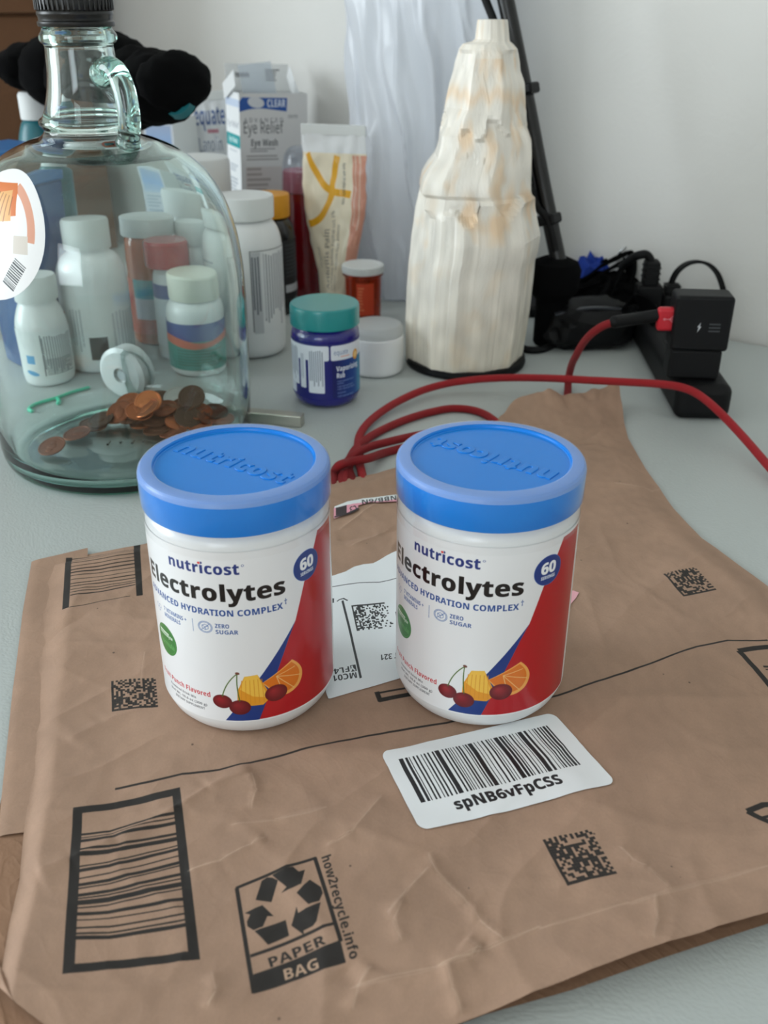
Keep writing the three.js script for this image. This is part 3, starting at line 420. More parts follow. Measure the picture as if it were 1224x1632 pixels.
{
  const jug = thing('glass_jug', 'big clear greenish glass jug with ring handle and black cap holding copper coins', 'jug', JUG);
  const glass = phys('#ffffff', 0.015, { transmission: 1, thickness: 0.01, ior: 1.5, attenuationColor: new THREE.Color(0.55, 0.84, 0.77), attenuationDistance: 0.026 });
  const inner = jugFit(smoothPts([[0.0195, 0.366], [0.0195, 0.325], [0.0215, 0.300], [0.0250, 0.283], [0.0300, 0.266], [0.0420, 0.252], [0.0630, 0.2415], [0.0810, 0.2265], [0.0930, 0.2085], [0.1008, 0.187], [0.1050, 0.163], [0.1072, 0.130], [0.1075, 0.08], [0.1060, 0.032], [0.1030, 0.016], [0.0960, 0.0085], [0.080, 0.0062], [0.05, 0.0075], [0.0, 0.0082]], 9));
  const prof = [[0, 0.0036], ...jugOuter, [0.0225, 0.3606], [0.0205, 0.3606], ...inner];
  part('jug_body', new THREE.LatheGeometry(prof.map(([x, y]) => new THREE.Vector2(Math.max(x, 0), y)), 192), glass, jug);
  // ring handle in the upright plane through the neck, turned to the viewer's right
  const az = JUGAZ + 34 * Math.PI / 180, hp = (r, y) => V(Math.sin(az) * r, y * 0.983, Math.cos(az) * r);
  const hc = [hp(0.0250, 0.302), hp(0.032, 0.306), hp(0.040, 0.304), hp(0.0465, 0.295), hp(0.0495, 0.281), hp(0.0490, 0.267), hp(0.0450, 0.2560)];
  const handle = part('ring_handle', merge([tube(hc, 0.0080, 40, 18), moved(new THREE.SphereGeometry(0.0100, 20, 14), hc[0].x, hc[0].y, hc[0].z), moved(new THREE.SphereGeometry(0.0092, 20, 14), hc[6].x, hc[6].y, hc[6].z)]), glass, jug, 'looped glass finger ring on the neck');
  void handle;
  const ridges = []; for (let k = 0; k < 46; k++) { const a = k / 46 * 6.2832; ridges.push(moved(box(0.0016, 0.026, 0.0014, 0.0005, 1), Math.sin(a) * 0.0266, 0.356, Math.cos(a) * 0.0266, 0, a, 0)); }
  part('cap', merge([lathe([[0.0240, 0.3325], [0.0262, 0.3325], [0.0268, 0.3335], [0.0268, 0.3355], [0.0256, 0.3365], [0.0258, 0.3390], [0.0264, 0.3400], [0.0264, 0.3420], [0.0256, 0.3430], [0.0262, 0.3450], [0.0266, 0.3470], [0.0266, 0.3690], [0.0258, 0.3705], [0, 0.3705]], 64), ...ridges]), M.blackGloss, jug, 'ribbed black screw cap').scale.y = 0.983;
  // round sticker that follows the shoulder
  const A0 = JUGAZ - 0.86, H0 = 0.2005, RS = 0.0475, pos = [], uv = [], idx = [], NR = 14, NA = 48;
  for (let j = 0; j <= NR; j++) for (let i = 0; i <= NA; i++) {
    const rr = RS * j / NR, a = i / NA * 6.2832, dx = rr * Math.cos(a), s = rr * Math.sin(a);
    let h = H0, st = s / 24; for (let q = 0; q < 24; q++) { const sl = (jugR(h + 0.002) - jugR(h - 0.002)) / 0.004; h += st / Math.hypot(1, sl); }
    const r = jugR(h) + 0.0006, th = A0 + dx / 0.104; pos.push(Math.sin(th) * r, h, Math.cos(th) * r); uv.push(0.5 + 0.5 * dx / RS, 0.5 + 0.5 * s / RS);
    if (i < NA && j < NR) { const b = j * (NA + 1) + i; idx.push(b, b + NA + 1, b + 1, b + 1, b + NA + 1, b + NA + 2); }
  }
  const sg = new THREE.BufferGeometry(); sg.setAttribute('position', new THREE.Float32BufferAttribute(pos, 3)); sg.setAttribute('uv', new THREE.Float32BufferAttribute(uv, 2)); sg.setIndex(idx); sg.computeVertexNormals();
  const stickerTex = canvasTex(512, 512, (g) => {
    g.fillStyle = '#f3f4f5'; g.fillRect(0, 0, 512, 512);
    g.strokeStyle = '#e2a58c'; g.lineWidth = 34; g.beginPath(); g.arc(256, 256, 196, -1.15, 0.15); g.stroke();
    g.fillStyle = '#d9793f'; g.beginPath(); g.moveTo(120, 70); g.lineTo(330, 62); g.lineTo(352, 100); g.lineTo(372, 190); g.lineTo(300, 200); g.lineTo(120, 190); g.fill();
    g.fillStyle = '#e6b070'; g.beginPath(); g.moveTo(170, 120); g.lineTo(320, 92); g.lineTo(350, 210); g.lineTo(200, 230); g.fill();
    g.strokeStyle = '#8e4a25'; g.lineWidth = 4; for (let k = 0; k < 7; k++) { g.beginPath(); g.moveTo(200 + k * 22, 95 + k * 4); g.lineTo(180 + k * 26, 190 + (k % 3) * 14); g.stroke(); }
    g.fillStyle = '#dcd5cc'; g.fillRect(372, 262, 66, 66);
    g.save(); g.translate(372, 408); g.rotate(-0.95); g.fillStyle = '#444a50'; let x = -55; const r = rng(4); while (x < 55) { const b = 2 + r() * 5; g.fillRect(x, -30, b, 58); x += b + 2 + r() * 4; } g.restore();
    g.fillStyle = '#4a5058'; for (let k = 0; k < 6; k++) g.fillRect(60, 250 + k * 26, 120 + 60 * Math.abs(n2(k, 4)), 8);
  });
  part('round_sticker', sg, new THREE.MeshStandardMaterial({ map: stickerTex, roughness: 0.35, side: THREE.DoubleSide }), jug, 'round white sticker with an orange picture and a small barcode');
  // marks moulded into the bottom
  const mp = gnd(205, 703, TY + 0.008).sub(JUG);
  part('moulded_mark', merge([[-0.016, 0.004], [-0.006, 0.002], [0.004, 0.001], [0.013, 0]].map(([x, z], i) => moved(new THREE.CapsuleGeometry(0.0011, i % 2 ? 0.004 : 0.008, 4, 8), mp.x + x, 0.0082, mp.z + z, Math.PI / 2, 0.3 * i, 0))), glass, jug);

  // coins
  const coinProf = [[0, -0.00045], [0.0104, -0.00045], [0.0106, -0.0008], [0.0118, -0.0008], [0.0122, -0.0005], [0.0122, 0.0005], [0.0118, 0.0008], [0.0106, 0.0008], [0.0104, 0.00045], [0, 0.00045]];
  const reliefs = []; for (const [x, z, r] of [[0.0005, 0.0005, 0.0044], [0.001, -0.004, 0.0026], [-0.001, 0.0046, 0.0034]]) reliefs.push(moved(new THREE.SphereGeometry(r, 12, 8).scale(1, 0.16, 1), x, 0.0004, z));
  const coinGeo = lathe(coinProf, 36, 0.5), reliefGeo = merge(reliefs);
  const mats = [std('#a8603c', 0.38, { metalness: 0.9 }), std('#8a5138', 0.45, { metalness: 0.85 }), std('#6d4a38', 0.5, { metalness: 0.8 }), std('#c8794e', 0.3, { metalness: 0.95 }), std('#5d4a3e', 0.55, { metalness: 0.75 })];
  const silver = std('#a9aaa8', 0.35, { metalness: 0.95 });
  // [px, py, height over the floor of the jug, tilt x, tilt z, tone]
  const heap = [[82, 712, 0.0052, 0.35, 0.2, 1], [122, 690, 0.003, 0.12, 0.16, 1], [148, 676, 0.003, 0.1, -0.1, 2], [160, 668, 0.006, 0.2, 0.2, 4], [190, 656, 0.011, 0.5, 0.2, 1], [185, 664, 0.005, 0.1, 0, 0], [210, 664, 0.008, 0.1, 0.15, 2], [236, 640, 0.019, 0.55, 0, 3], [222, 655, 0.014, 0.3, -0.2, 0], [233, 650, 0.0165, 0.25, 0.35, 3], [247, 668, 0.007, 0.15, -0.1, 2], [228, 672, 0.004, 0.1, 0.1, 0], [262, 650, 0.013, 0.2, 0.1, 1], [268, 662, 0.008, 0.7, 0.3, 2], [285, 672, 0.006, 0.2, -0.2, 0], [300, 664, 0.009, 0.5, -0.3, 4], [306, 632, 0.02, 0.6, 0, 4], [292, 645, 0.014, 0.2, 0.1, 2], [318, 655, 0.010, 0.3, -0.2, 1], [336, 664, 0.006, 0.25, -0.35, 2], [345, 655, 0.008, 0.2, -0.2, 4], [356, 668, 0.004, 0.1, -0.1, 1], [318, 676, 0.003, 0.1, 0, 0], [250, 684, 0.003, 0.05, 0.1, 2], [275, 688, 0.003, 0.1, 0.05, 1], [206, 640, 0.012, 0.3, 0.1, 0], [255, 636, 0.014, 0.3, -0.1, 4]];
  heap.forEach(([px, py, h, rx, rz, tone], i) => {
    const p = gnd(px, py, TY + 0.0085 + h), lone = i < 2 || i === 7 || i === 16;
    const c = thing('penny', i === 0 ? 'copper coin tilted up by itself, nearest the front left of the jug floor' : i === 1 ? 'copper coin second from the left, just off the heap inside the jug' : i === 7 ? 'brightest orange copper coin, topmost of the heap in the jug' : i === 16 ? 'dark brown coin standing highest at the right of the heap in the jug' : 'copper coin in the heap on the floor of the glass jug', 'coin', p, i * 1.7, lone ? undefined : 'copper coins heaped in the jug');
    const inner2 = part('coin_disc', coinGeo, mats[tone], c); part('coin_relief', reliefGeo, mats[tone], inner2); c.rotation.set(rx, 0, rz); inner2.rotation.y = i * 1.7;
  });
  const s1 = gnd(282, 632, TY + 0.0085 + 0.016), sc = thing('silver_coin', 'silver coin leaning at the back of the copper heap in the jug', 'coin', s1); part('coin_disc', coinGeo, silver, sc); part('coin_relief', reliefGeo, silver, sc); sc.rotation.set(0.45, 0, 0.1);
}
// ---------------------------------------------------------------- bottles and boxes behind the tubs
function chaikin(pts, n) { for (let k = 0; k < n; k++) { const o = [pts[0]]; for (let i = 0; i < pts.length - 1; i++) { const [a, b] = [pts[i], pts[i + 1]]; o.push([lerp(a[0], b[0], 0.25), lerp(a[1], b[1], 0.25)], [lerp(a[0], b[0], 0.75), lerp(a[1], b[1], 0.75)]); } o.push(pts[pts.length - 1]); pts = o; } return pts; }
const LATHE = (pts, n = 6, seg = 56, crease = 0.6) => lathe(chaikin(pts, 2), seg, crease);
const wrap = (r, y0, y1, tex, parent, label, az, matOpt = {}) => { const g = new THREE.CylinderGeometry(r, r, y1 - y0, 72, 1, true, Math.PI); g.translate(0, (y0 + y1) / 2, 0); const m = part('label', g, new THREE.MeshStandardMaterial({ map: tex, roughness: 0.45, side: THREE.DoubleSide, ...matOpt }), parent, label); m.rotation.y = az; return m; };
const facing = (c) => Math.atan2(-c.x, -c.z);
function greyLines(g, x, y, w, h, n, col, seed, vertical) { const r = rng(seed); g.fillStyle = col; for (let k = 0; k < n; k++) { if (vertical) g.fillRect(x + w * k / n, y + h * 0.06 * r(), w / n * 0.55, h * (0.7 + 0.28 * r())); else g.fillRect(x, y + h * k / n, w * (0.6 + 0.4 * r()), h / n * 0.5); } }
function fitText(g, t, x, y, w, px, col, font = '700', rot = 0, fam = 'sans-serif') { g.save(); g.translate(x, y); g.rotate(rot); g.font = font + ' ' + px + 'px ' + fam; g.fillStyle = col; g.textAlign = 'left'; g.textBaseline = 'alphabetic'; const m = g.measureText(t).width; if (w) g.scale(w / m, 1); g.fillText(t, 0, 0); g.restore(); }

{ // vapour rub jar
  const c = V(-0.0558, TY, -0.8901), t = thing('ointment_jar', 'small cobalt blue ointment jar with teal lid standing behind the gap between the tubs', 'jar', c); t.scale.set(0.936, 0.958, 0.936);
  part('jar_body', LATHE([[0, 0.001], [0.020, 0], [0.0265, 0.0005], [0.0315, 0.004], [0.0338, 0.010], [0.0342, 0.016], [0.0342, 0.064], [0.0343, 0.070], [0.0335, 0.0745], [0.0305, 0.0780], [0.030, 0.082], [0, 0.082]]), phys('#13147a', 0.22, { clearcoat: 0.5, clearcoatRoughness: 0.15 }), t);
  part('lid', lathe([[0.0300, 0.0795], [0.0340, 0.0795], [0.0347, 0.0803], [0.0347, 0.0968], [0.0342, 0.0988], [0.0330, 0.0997], [0.0, 0.0999]], 72, 0.5), phys('#0f8b8c', 0.3, { clearcoat: 0.3, clearcoatRoughness: 0.2 }), t, 'smooth teal screw lid');
  const tex = canvasTex(1024, 256, (g, w, h) => { // u: 0..360 deg with 0 facing front; v: 12..68 mm
    const X = (d) => w / 2 + d / 360 * w, Y = (mm) => (68 - mm) / 56 * h;
    g.fillStyle = '#15196f'; g.fillRect(0, 0, w, h);
    const gr = g.createLinearGradient(X(10), 0, X(110), 0); gr.addColorStop(0, '#141a5e'); gr.addColorStop(0.45, '#164a94'); gr.addColorStop(0.62, '#3f93b5'); gr.addColorStop(1, '#15196f'); g.fillStyle = gr; g.fillRect(X(10), Y(54), X(110) - X(10), Y(13) - Y(54));
    const rr = (a, b, y1, y0, c2, r = 8) => { g.fillStyle = c2; g.beginPath(); g.roundRect(X(a), Y(y1), X(b) - X(a), Y(y0) - Y(y1), r); g.fill(); };
    rr(-130, 5, 66, 51, '#dfe4ec', 9); rr(-130, -52, 60, 24, '#dfe4ec', 4); rr(-130, -62, 24, 14, '#d6dbe6', 3); rr(-48, -36, 60, 22, '#dfe4ec', 6); rr(-31, -3, 60, 18, '#dfe4ec', 6);
    greyLines(g, X(-30) + 4, Y(62), X(-5) - X(-30), Y(20) - Y(62), 7, '#8e97a4', 3, true); greyLines(g, X(-100), Y(63), X(-53) - X(-100), Y(26) - Y(63), 12, '#8a93a1', 5, true); greyLines(g, X(-46), Y(58), 20, Y(24) - Y(58), 3, '#aab2be', 6, true);
    rr(8, 110, 66, 51, '#dfe4ec', 9);
    fitText(g, 'equate', X(13), Y(56.5), X(40) - X(13), 30, '#6f86ab', '400'); g.fillStyle = '#e3b0a5'; g.fillRect(X(25), Y(55), 50, 5);
    g.fillStyle = '#e09a2d'; g.beginPath(); g.ellipse(X(58), Y(53), 20, 24, 0, 0, 7); g.fill(); g.fillStyle = '#f3d08b'; g.beginPath(); g.ellipse(X(58), Y(53), 12, 15, 0, 0, 7); g.fill();
    fitText(g, 'Vaporizing', X(17), Y(40), X(66) - X(17), 32, '#eef2f8'); fitText(g, 'Rub', X(17), Y(33), X(33) - X(17), 32, '#eef2f8');
    for (const [y, b] of [[29, 52], [26.5, 30], [23.5, 50], [21, 54], [17, 34], [13.5, 52]]) fitText(g, 'cough suppressant topical', X(18), Y(y), X(b) - X(18), 11, '#9fb3d6', '400');
  });
  wrap(0.03445, 0.012, 0.068, tex, t, 'wrap label with white panels and the words Vaporizing Rub', facing(c));
}
{ // white tub with frosted lid
  const c = V(-0.0085, TY, -0.9725), t = thing('cream_tub', 'squat white plastic tub with frosted clear lid, right behind the blue ointment jar', 'tub', c); t.scale.set(0.929, 0.926, 0.929);
  part('tub_body', LATHE([[0, 0.0005], [0.024, 0], [0.0285, 0.001], [0.0305, 0.004], [0.0308, 0.010], [0.0308, 0.040], [0.0303, 0.0425], [0.0285, 0.043], [0, 0.043]]), M.whitePlastic, t);
  part('lid', lathe([[0.0295, 0.0425], [0.0300, 0.045], [0.0296, 0.0515], [0.0275, 0.0545], [0.024, 0.0556], [0, 0.0558], [0, 0.0545], [0.0265, 0.0535], [0.0284, 0.050], [0.0286, 0.0428]], 64, 0.6), phys('#f3f5f5', 0.35, { transmission: 0.75, thickness: 0.002, ior: 1.3 }), t, 'frosted translucent lid');
}
const amber = phys('#e0641a', 0.12, { transmission: 0.9, thickness: 0.003, ior: 1.4, attenuationColor: new THREE.Color(0.9, 0.30, 0.03), attenuationDistance: 0.012 });
{ // amber pill bottle
  const c = V(-0.0255, TY, -1.1488), t = thing('pill_bottle', 'amber pill bottle with white cap beside the standing cream tube', 'pill bottle', c); t.scale.set(0.922, 0.937, 0.922);
  part('bottle', LATHE([[0, 0.0012], [0.018, 0], [0.0218, 0.001], [0.0230, 0.004], [0.0232, 0.058], [0.0236, 0.0595], [0.0262, 0.0605], [0.0262, 0.0632], [0.0218, 0.0640], [0.0218, 0.0660], [0.0205, 0.0660], [0.0216, 0.058], [0.0214, 0.005], [0.019, 0.003], [0, 0.003]], 3), amber, t);
  const rib = []; for (let k = 0; k < 40; k++) { const a = k / 40 * 6.2832; rib.push(moved(box(0.0014, 0.0075, 0.0010, 0.0004, 1), Math.sin(a) * 0.0266, 0.0690, Math.cos(a) * 0.0266, 0, a, 0)); }
  part('cap', merge([lathe([[0.0225, 0.0640], [0.0264, 0.0640], [0.0267, 0.0650], [0.0267, 0.0722], [0.0258, 0.0735], [0.0215, 0.0738], [0.0205, 0.0730], [0, 0.0730]], 64, 0.5), ...rib]), M.whiteMatte, t, 'white ribbed child-proof cap');
  const lab = canvasTex(256, 128, (g, w, h) => { g.fillStyle = '#c9401b'; g.fillRect(0, 0, w, h); greyLines(g, 20, 16, 90, 100, 8, '#e07a50', 4); });
  const lg = new THREE.CylinderGeometry(0.02335, 0.02335, 0.040, 40, 1, true, -0.35, 1.0); lg.translate(0, 0.034, 0); part('label', lg, new THREE.MeshStandardMaterial({ map: lab, roughness: 0.5, side: THREE.DoubleSide }), t, 'red paper strip');
  const r = rng(12), pg = new THREE.CapsuleGeometry(0.0035, 0.010, 4, 10), pm = phys('#c98a2c', 0.35);
  for (let k = 0; k < 12; k++) { const a = r() * 6.28, d = 0.003 + 0.010 * r(); const p = solo('pill', pg, pm, 'yellow capsule inside the amber pill bottle beside the cream tube', 'pill', 'capsules in the amber bottle'); p.position.set(c.x + Math.sin(a) * d, TY + 0.008 + 0.0032 * k, c.z + Math.cos(a) * d); p.rotation.set(r() * 3, r() * 3, r() * 3); }
}
{ // white bottle with a grey printed label
  const c = V(-0.1454, TY, -1.0386), t = thing('medicine_bottle', 'white medicine bottle with grey printed label, standing at the right edge of the glass jug', 'bottle', c); t.scale.set(0.934, 0.953, 0.934);
  part('bottle', LATHE([[0, 0.001], [0.030, 0], [0.0365, 0.002], [0.0392, 0.008], [0.0396, 0.015], [0.0396, 0.118], [0.0385, 0.131], [0.0350, 0.141], [0.0300, 0.1475], [0.0272, 0.150], [0.0270, 0.154], [0, 0.154]]), M.whitePlastic, t);
  part('cap', lathe([[0.027, 0.1510], [0.0318, 0.1510], [0.0323, 0.1518], [0.0328, 0.172], [0.0318, 0.1742], [0.0285, 0.1748], [0.0275, 0.1740], [0, 0.1740]], 64, 0.5), M.whiteMatte, t, 'plain white screw cap');
  const tex = canvasTex(1024, 512, (g, w, h) => { g.fillStyle = '#e3e5e5'; g.fillRect(0, 0, w, h); const x = w / 2 + 8; g.fillStyle = '#33363a'; g.fillRect(x, 0, 4, h * 0.97); g.fillRect(x, 0, 300, 4); g.fillStyle = '#bfc2c4'; g.fillRect(x + 4, 8, 46, h - 12); greyLines(g, x + 8, 20, 40, h - 50, 3, '#6b6f75', 6, true); greyLines(g, x + 60, 16, 190, h - 40, 13, '#989ca1', 8, true); g.fillStyle = '#d9dbdc'; g.fillRect(x + 52, 8, 12, h * 0.8); greyLines(g, 40, 30, 380, 420, 20, '#a9adb3', 9); });
  wrap(0.0398, 0.030, 0.122, tex, t, 'grey drug facts label', facing(c));
}
{ // black bottle with orange cap
  const c = V(-0.1375, TY, -1.1948), t = thing('vitamin_bottle', 'black bottle with orange-yellow cap standing behind the white medicine bottle', 'bottle', c); t.scale.set(0.924, 0.947, 0.924);
  part('bottle', LATHE([[0, 0.001], [0.026, 0], [0.0305, 0.003], [0.0318, 0.010], [0.0318, 0.098], [0.0300, 0.110], [0.0255, 0.118], [0.0215, 0.121], [0.0215, 0.126], [0, 0.126]]), phys('#0a0b0c', 0.2, { clearcoat: 0.4 }), t);
  part('cap', lathe([[0.0215, 0.1215], [0.0258, 0.1215], [0.0263, 0.1225], [0.0265, 0.1470], [0.0257, 0.1488], [0.022, 0.1493], [0, 0.1493]], 56, 0.5), phys('#e09a1e', 0.4), t, 'orange-yellow screw cap');
  const tex = canvasTex(512, 256, (g, w, h) => { g.fillStyle = '#17191c'; g.fillRect(0, 0, w, h); g.fillStyle = '#b9bcc0'; g.fillRect(300, 196, 120, 34); greyLines(g, 304, 20, 100, 150, 9, '#34373b', 4); });
  wrap(0.0320, 0.022, 0.096, tex, t, 'black label with one pale stripe', facing(c));
}
{ // red bottle with a clear top
  const c = gnd(489, 468, TY), t = thing('mouthwash_bottle', 'tall dark red bottle with clear empty top, half hidden by the cream tube', 'bottle', c);
  const top = atZ(480, 232, c.z).y - TY, fill = atZ(480, 306, c.z).y - TY;
  const prof = [[0, 0.001], [0.024, 0], [0.0275, 0.003], [0.0280, 0.03], [0.0275, fill - 0.03], [0.0270, fill]];
  part('bottle', LATHE([...prof, [0.0265, fill + 0.012], [0.0250, top - 0.022], [0.0205, top - 0.006], [0.0120, top], [0, top + 0.001]]), phys('#e9eef4', 0.12, { transmission: 1, thickness: 0 }), t, 'clear thin bottle wall');
  part('red_liquid', LATHE([...prof.map(([x, y]) => [Math.max(0, x - 0.0008), y + 0.0006]), [0.026, fill + 0.0008], [0, fill + 0.001]]), phys('#8e0d16', 0.25), t, 'dark red contents');
  const pink = LATHE([[0.0262, fill + 0.002], [0.0258, fill + 0.012], [0.0248, fill + 0.026], [0.0240, fill + 0.027], [0, fill + 0.027], [0, fill + 0.0022]], 4); part('pink_residue', pink, phys('#c9707f', 0.4, { transmission: 0.35, thickness: 0 }), t, 'pale pink band above the liquid');
}
function squeezeTube(t, w, H, r0, tex, bodyMat, capMat, capH) {  // flat crimp at the top, round shoulder and cap below
  const pos = [], uv = [], idx = [], NH = 44, NA = 64;
  for (let j = 0; j <= NH; j++) { const v = j / NH, y = capH + (H - capH) * v, a = lerp(r0, w / 2, sstep(0, 0.62, v)), b = lerp(r0, 0.0016, sstep(0.02, 0.97, Math.pow(v, 0.9)));
    for (let i = 0; i <= NA; i++) { const th = i / NA * 6.2832 - Math.PI, s = Math.sin(th), c = Math.cos(th); pos.push(a * s + 0.0010 * n2(v * 7, th), y, Math.sign(c) * b * Math.pow(Math.abs(c), 0.8) + 0.0012 * n2(v * 6 + 4, s * 2)); uv.push(c >= 0 ? 0.5 + s * 0.25 : (s >= 0 ? 1 - s * 0.25 : -s * 0.25), v);
      if (i < NA && j < NH) { const k = j * (NA + 1) + i; idx.push(k, k + 1, k + NA + 1, k + 1, k + NA + 2, k + NA + 1); } } }
  const g = new THREE.BufferGeometry(); g.setAttribute('position', new THREE.Float32BufferAttribute(pos, 3)); g.setAttribute('uv', new THREE.Float32BufferAttribute(uv, 2)); g.setIndex(idx); g.computeVertexNormals();
  part('tube_body', g, bodyMat || new THREE.MeshPhysicalMaterial({ map: tex, roughness: 0.35, clearcoat: 0.3, side: THREE.DoubleSide }), t);
  part('crimp', moved(box(w * 1.005, 0.012, 0.0034, 0.0010), 0, H + 0.0045, 0), M.whiteMatte, t, 'flat white crimped end');
  part('cap', lathe([[0, 0], [r0 * 0.86, 0], [r0 * 0.92, 0.001], [r0 * 0.9, capH - 0.001], [r0 * 0.4, capH], [r0, capH + 0.0004], [r0 * 0.98, capH + 0.002], [0, capH + 0.002]], 48, 0.5), capMat || M.whiteMatte, t, 'round screw cap it stands on');
}
{ // cream tube
  const c = gnd(537, 491, TY), H = atZ(528, 205, c.z).y - TY, t = thing('cream_tube', 'cream and white squeeze tube with yellow swirl standing on its cap, words Arthritis Pain', 'tube', c, -0.28);
  const tex = canvasTex(1024, 1024, (g, w, h) => {
    g.fillStyle = '#efe4cb'; g.fillRect(0, 0, w, h); g.fillStyle = '#eceef0'; g.fillRect(0, 0, w, h * 0.11);
    const X = (x) => w * 0.25 + (x - 45) / 520 * w * 0.5, Y = (y) => (y - 120) / 1440 * h; // crop coordinates of the photograph's tube face
    const grd = g.createLinearGradient(X(45), 0, X(565), 0); void grd;
    g.fillStyle = '#e0a089'; g.fillRect(X(462), h * 0.12, X(640) - X(462), Y(1262) - h * 0.12); g.fillStyle = '#ecd2bd'; g.fillRect(X(510), h * 0.12, 14, h * 0.45); g.fillRect(X(478), h * 0.12, 8, h * 0.42); greyLines(g, X(470), h * 0.14, X(560) - X(470), h * 0.6, 5, '#cf8d78', 3, true);
    g.strokeStyle = '#e9ab1f'; g.lineCap = 'butt'; g.lineWidth = 46;
    g.beginPath(); g.moveTo(X(95), Y(285)); g.quadraticCurveTo(X(170), Y(520), X(285), Y(600)); g.stroke(); g.beginPath(); g.moveTo(X(335), Y(300)); g.quadraticCurveTo(X(300), Y(520), X(300), Y(580)); g.quadraticCurveTo(X(250), Y(880), X(75), Y(905)); g.stroke(); g.beginPath(); g.moveTo(X(270), Y(605)); g.lineTo(X(450), Y(625)); g.stroke();
    g.save(); fitText(g, 'Arthritis Pain', X(275), Y(1480), 0.382 * h, 72, '#4a4a48', '400', -1.5708, 'serif'); g.restore();
    fitText(g, 'Diclofenac Sodium Topical Gel, 1%', X(328), Y(1490), 0.50 * h, 36, '#55544f', '400', -1.5708, 'serif'); fitText(g, '(NSAID) – Arthritis Pain Reliever', X(372), Y(1490), 0.42 * h, 30, '#5d5c57', '400', -1.5708, 'serif');
    fitText(g, 'NDC 1234 topical use only', X(402), Y(715), 0.25 * h, 30, '#4a4a48', '700', -1.5708); fitText(g, 'Original', X(165), Y(1290), 0.13 * h, 44, '#a39e8c', '400', -1.5708, 'serif');
  });
  squeezeTube(t, 0.079, H - 0.006, 0.0197, tex, null, null, 0.018);
}
{ // white tube behind the carton
  const c = atWall(349, 180, 0.065).setY(TY), H = atZ(338, 150, c.z).y - TY, t = thing('ointment_tube', 'white squeeze tube with blue lettering, leaning behind the left side of the eye wash carton', 'tube', c, 0.15);
  const tex = canvasTex(512, 512, (g, w, h) => { g.fillStyle = '#e6e9ec'; g.fillRect(0, 0, w, h); fitText(g, 'equate', w * 0.29, h * 0.16, w * 0.34, 84, '#3d5a94', '700'); g.fillStyle = '#c98a98'; g.fillRect(w * 0.42, h * 0.19, 60, 12); fitText(g, 'Lanolin', w * 0.31, h * 0.33, w * 0.26, 64, '#6b7c96', '400'); fitText(g, 'Wipe', w * 0.31, h * 0.43, w * 0.2, 64, '#6b7c96', '400'); greyLines(g, w * 0.32, h * 0.47, w * 0.3, h * 0.16, 5, '#a9b4c2', 3); g.fillStyle = '#3b62a8'; g.fillRect(w * 0.32, h * 0.67, w * 0.3, 26); });
  squeezeTube(t, 0.064, H - 0.006, 0.019, tex, null, null, 0.018); t.rotation.z = 0.04;
}
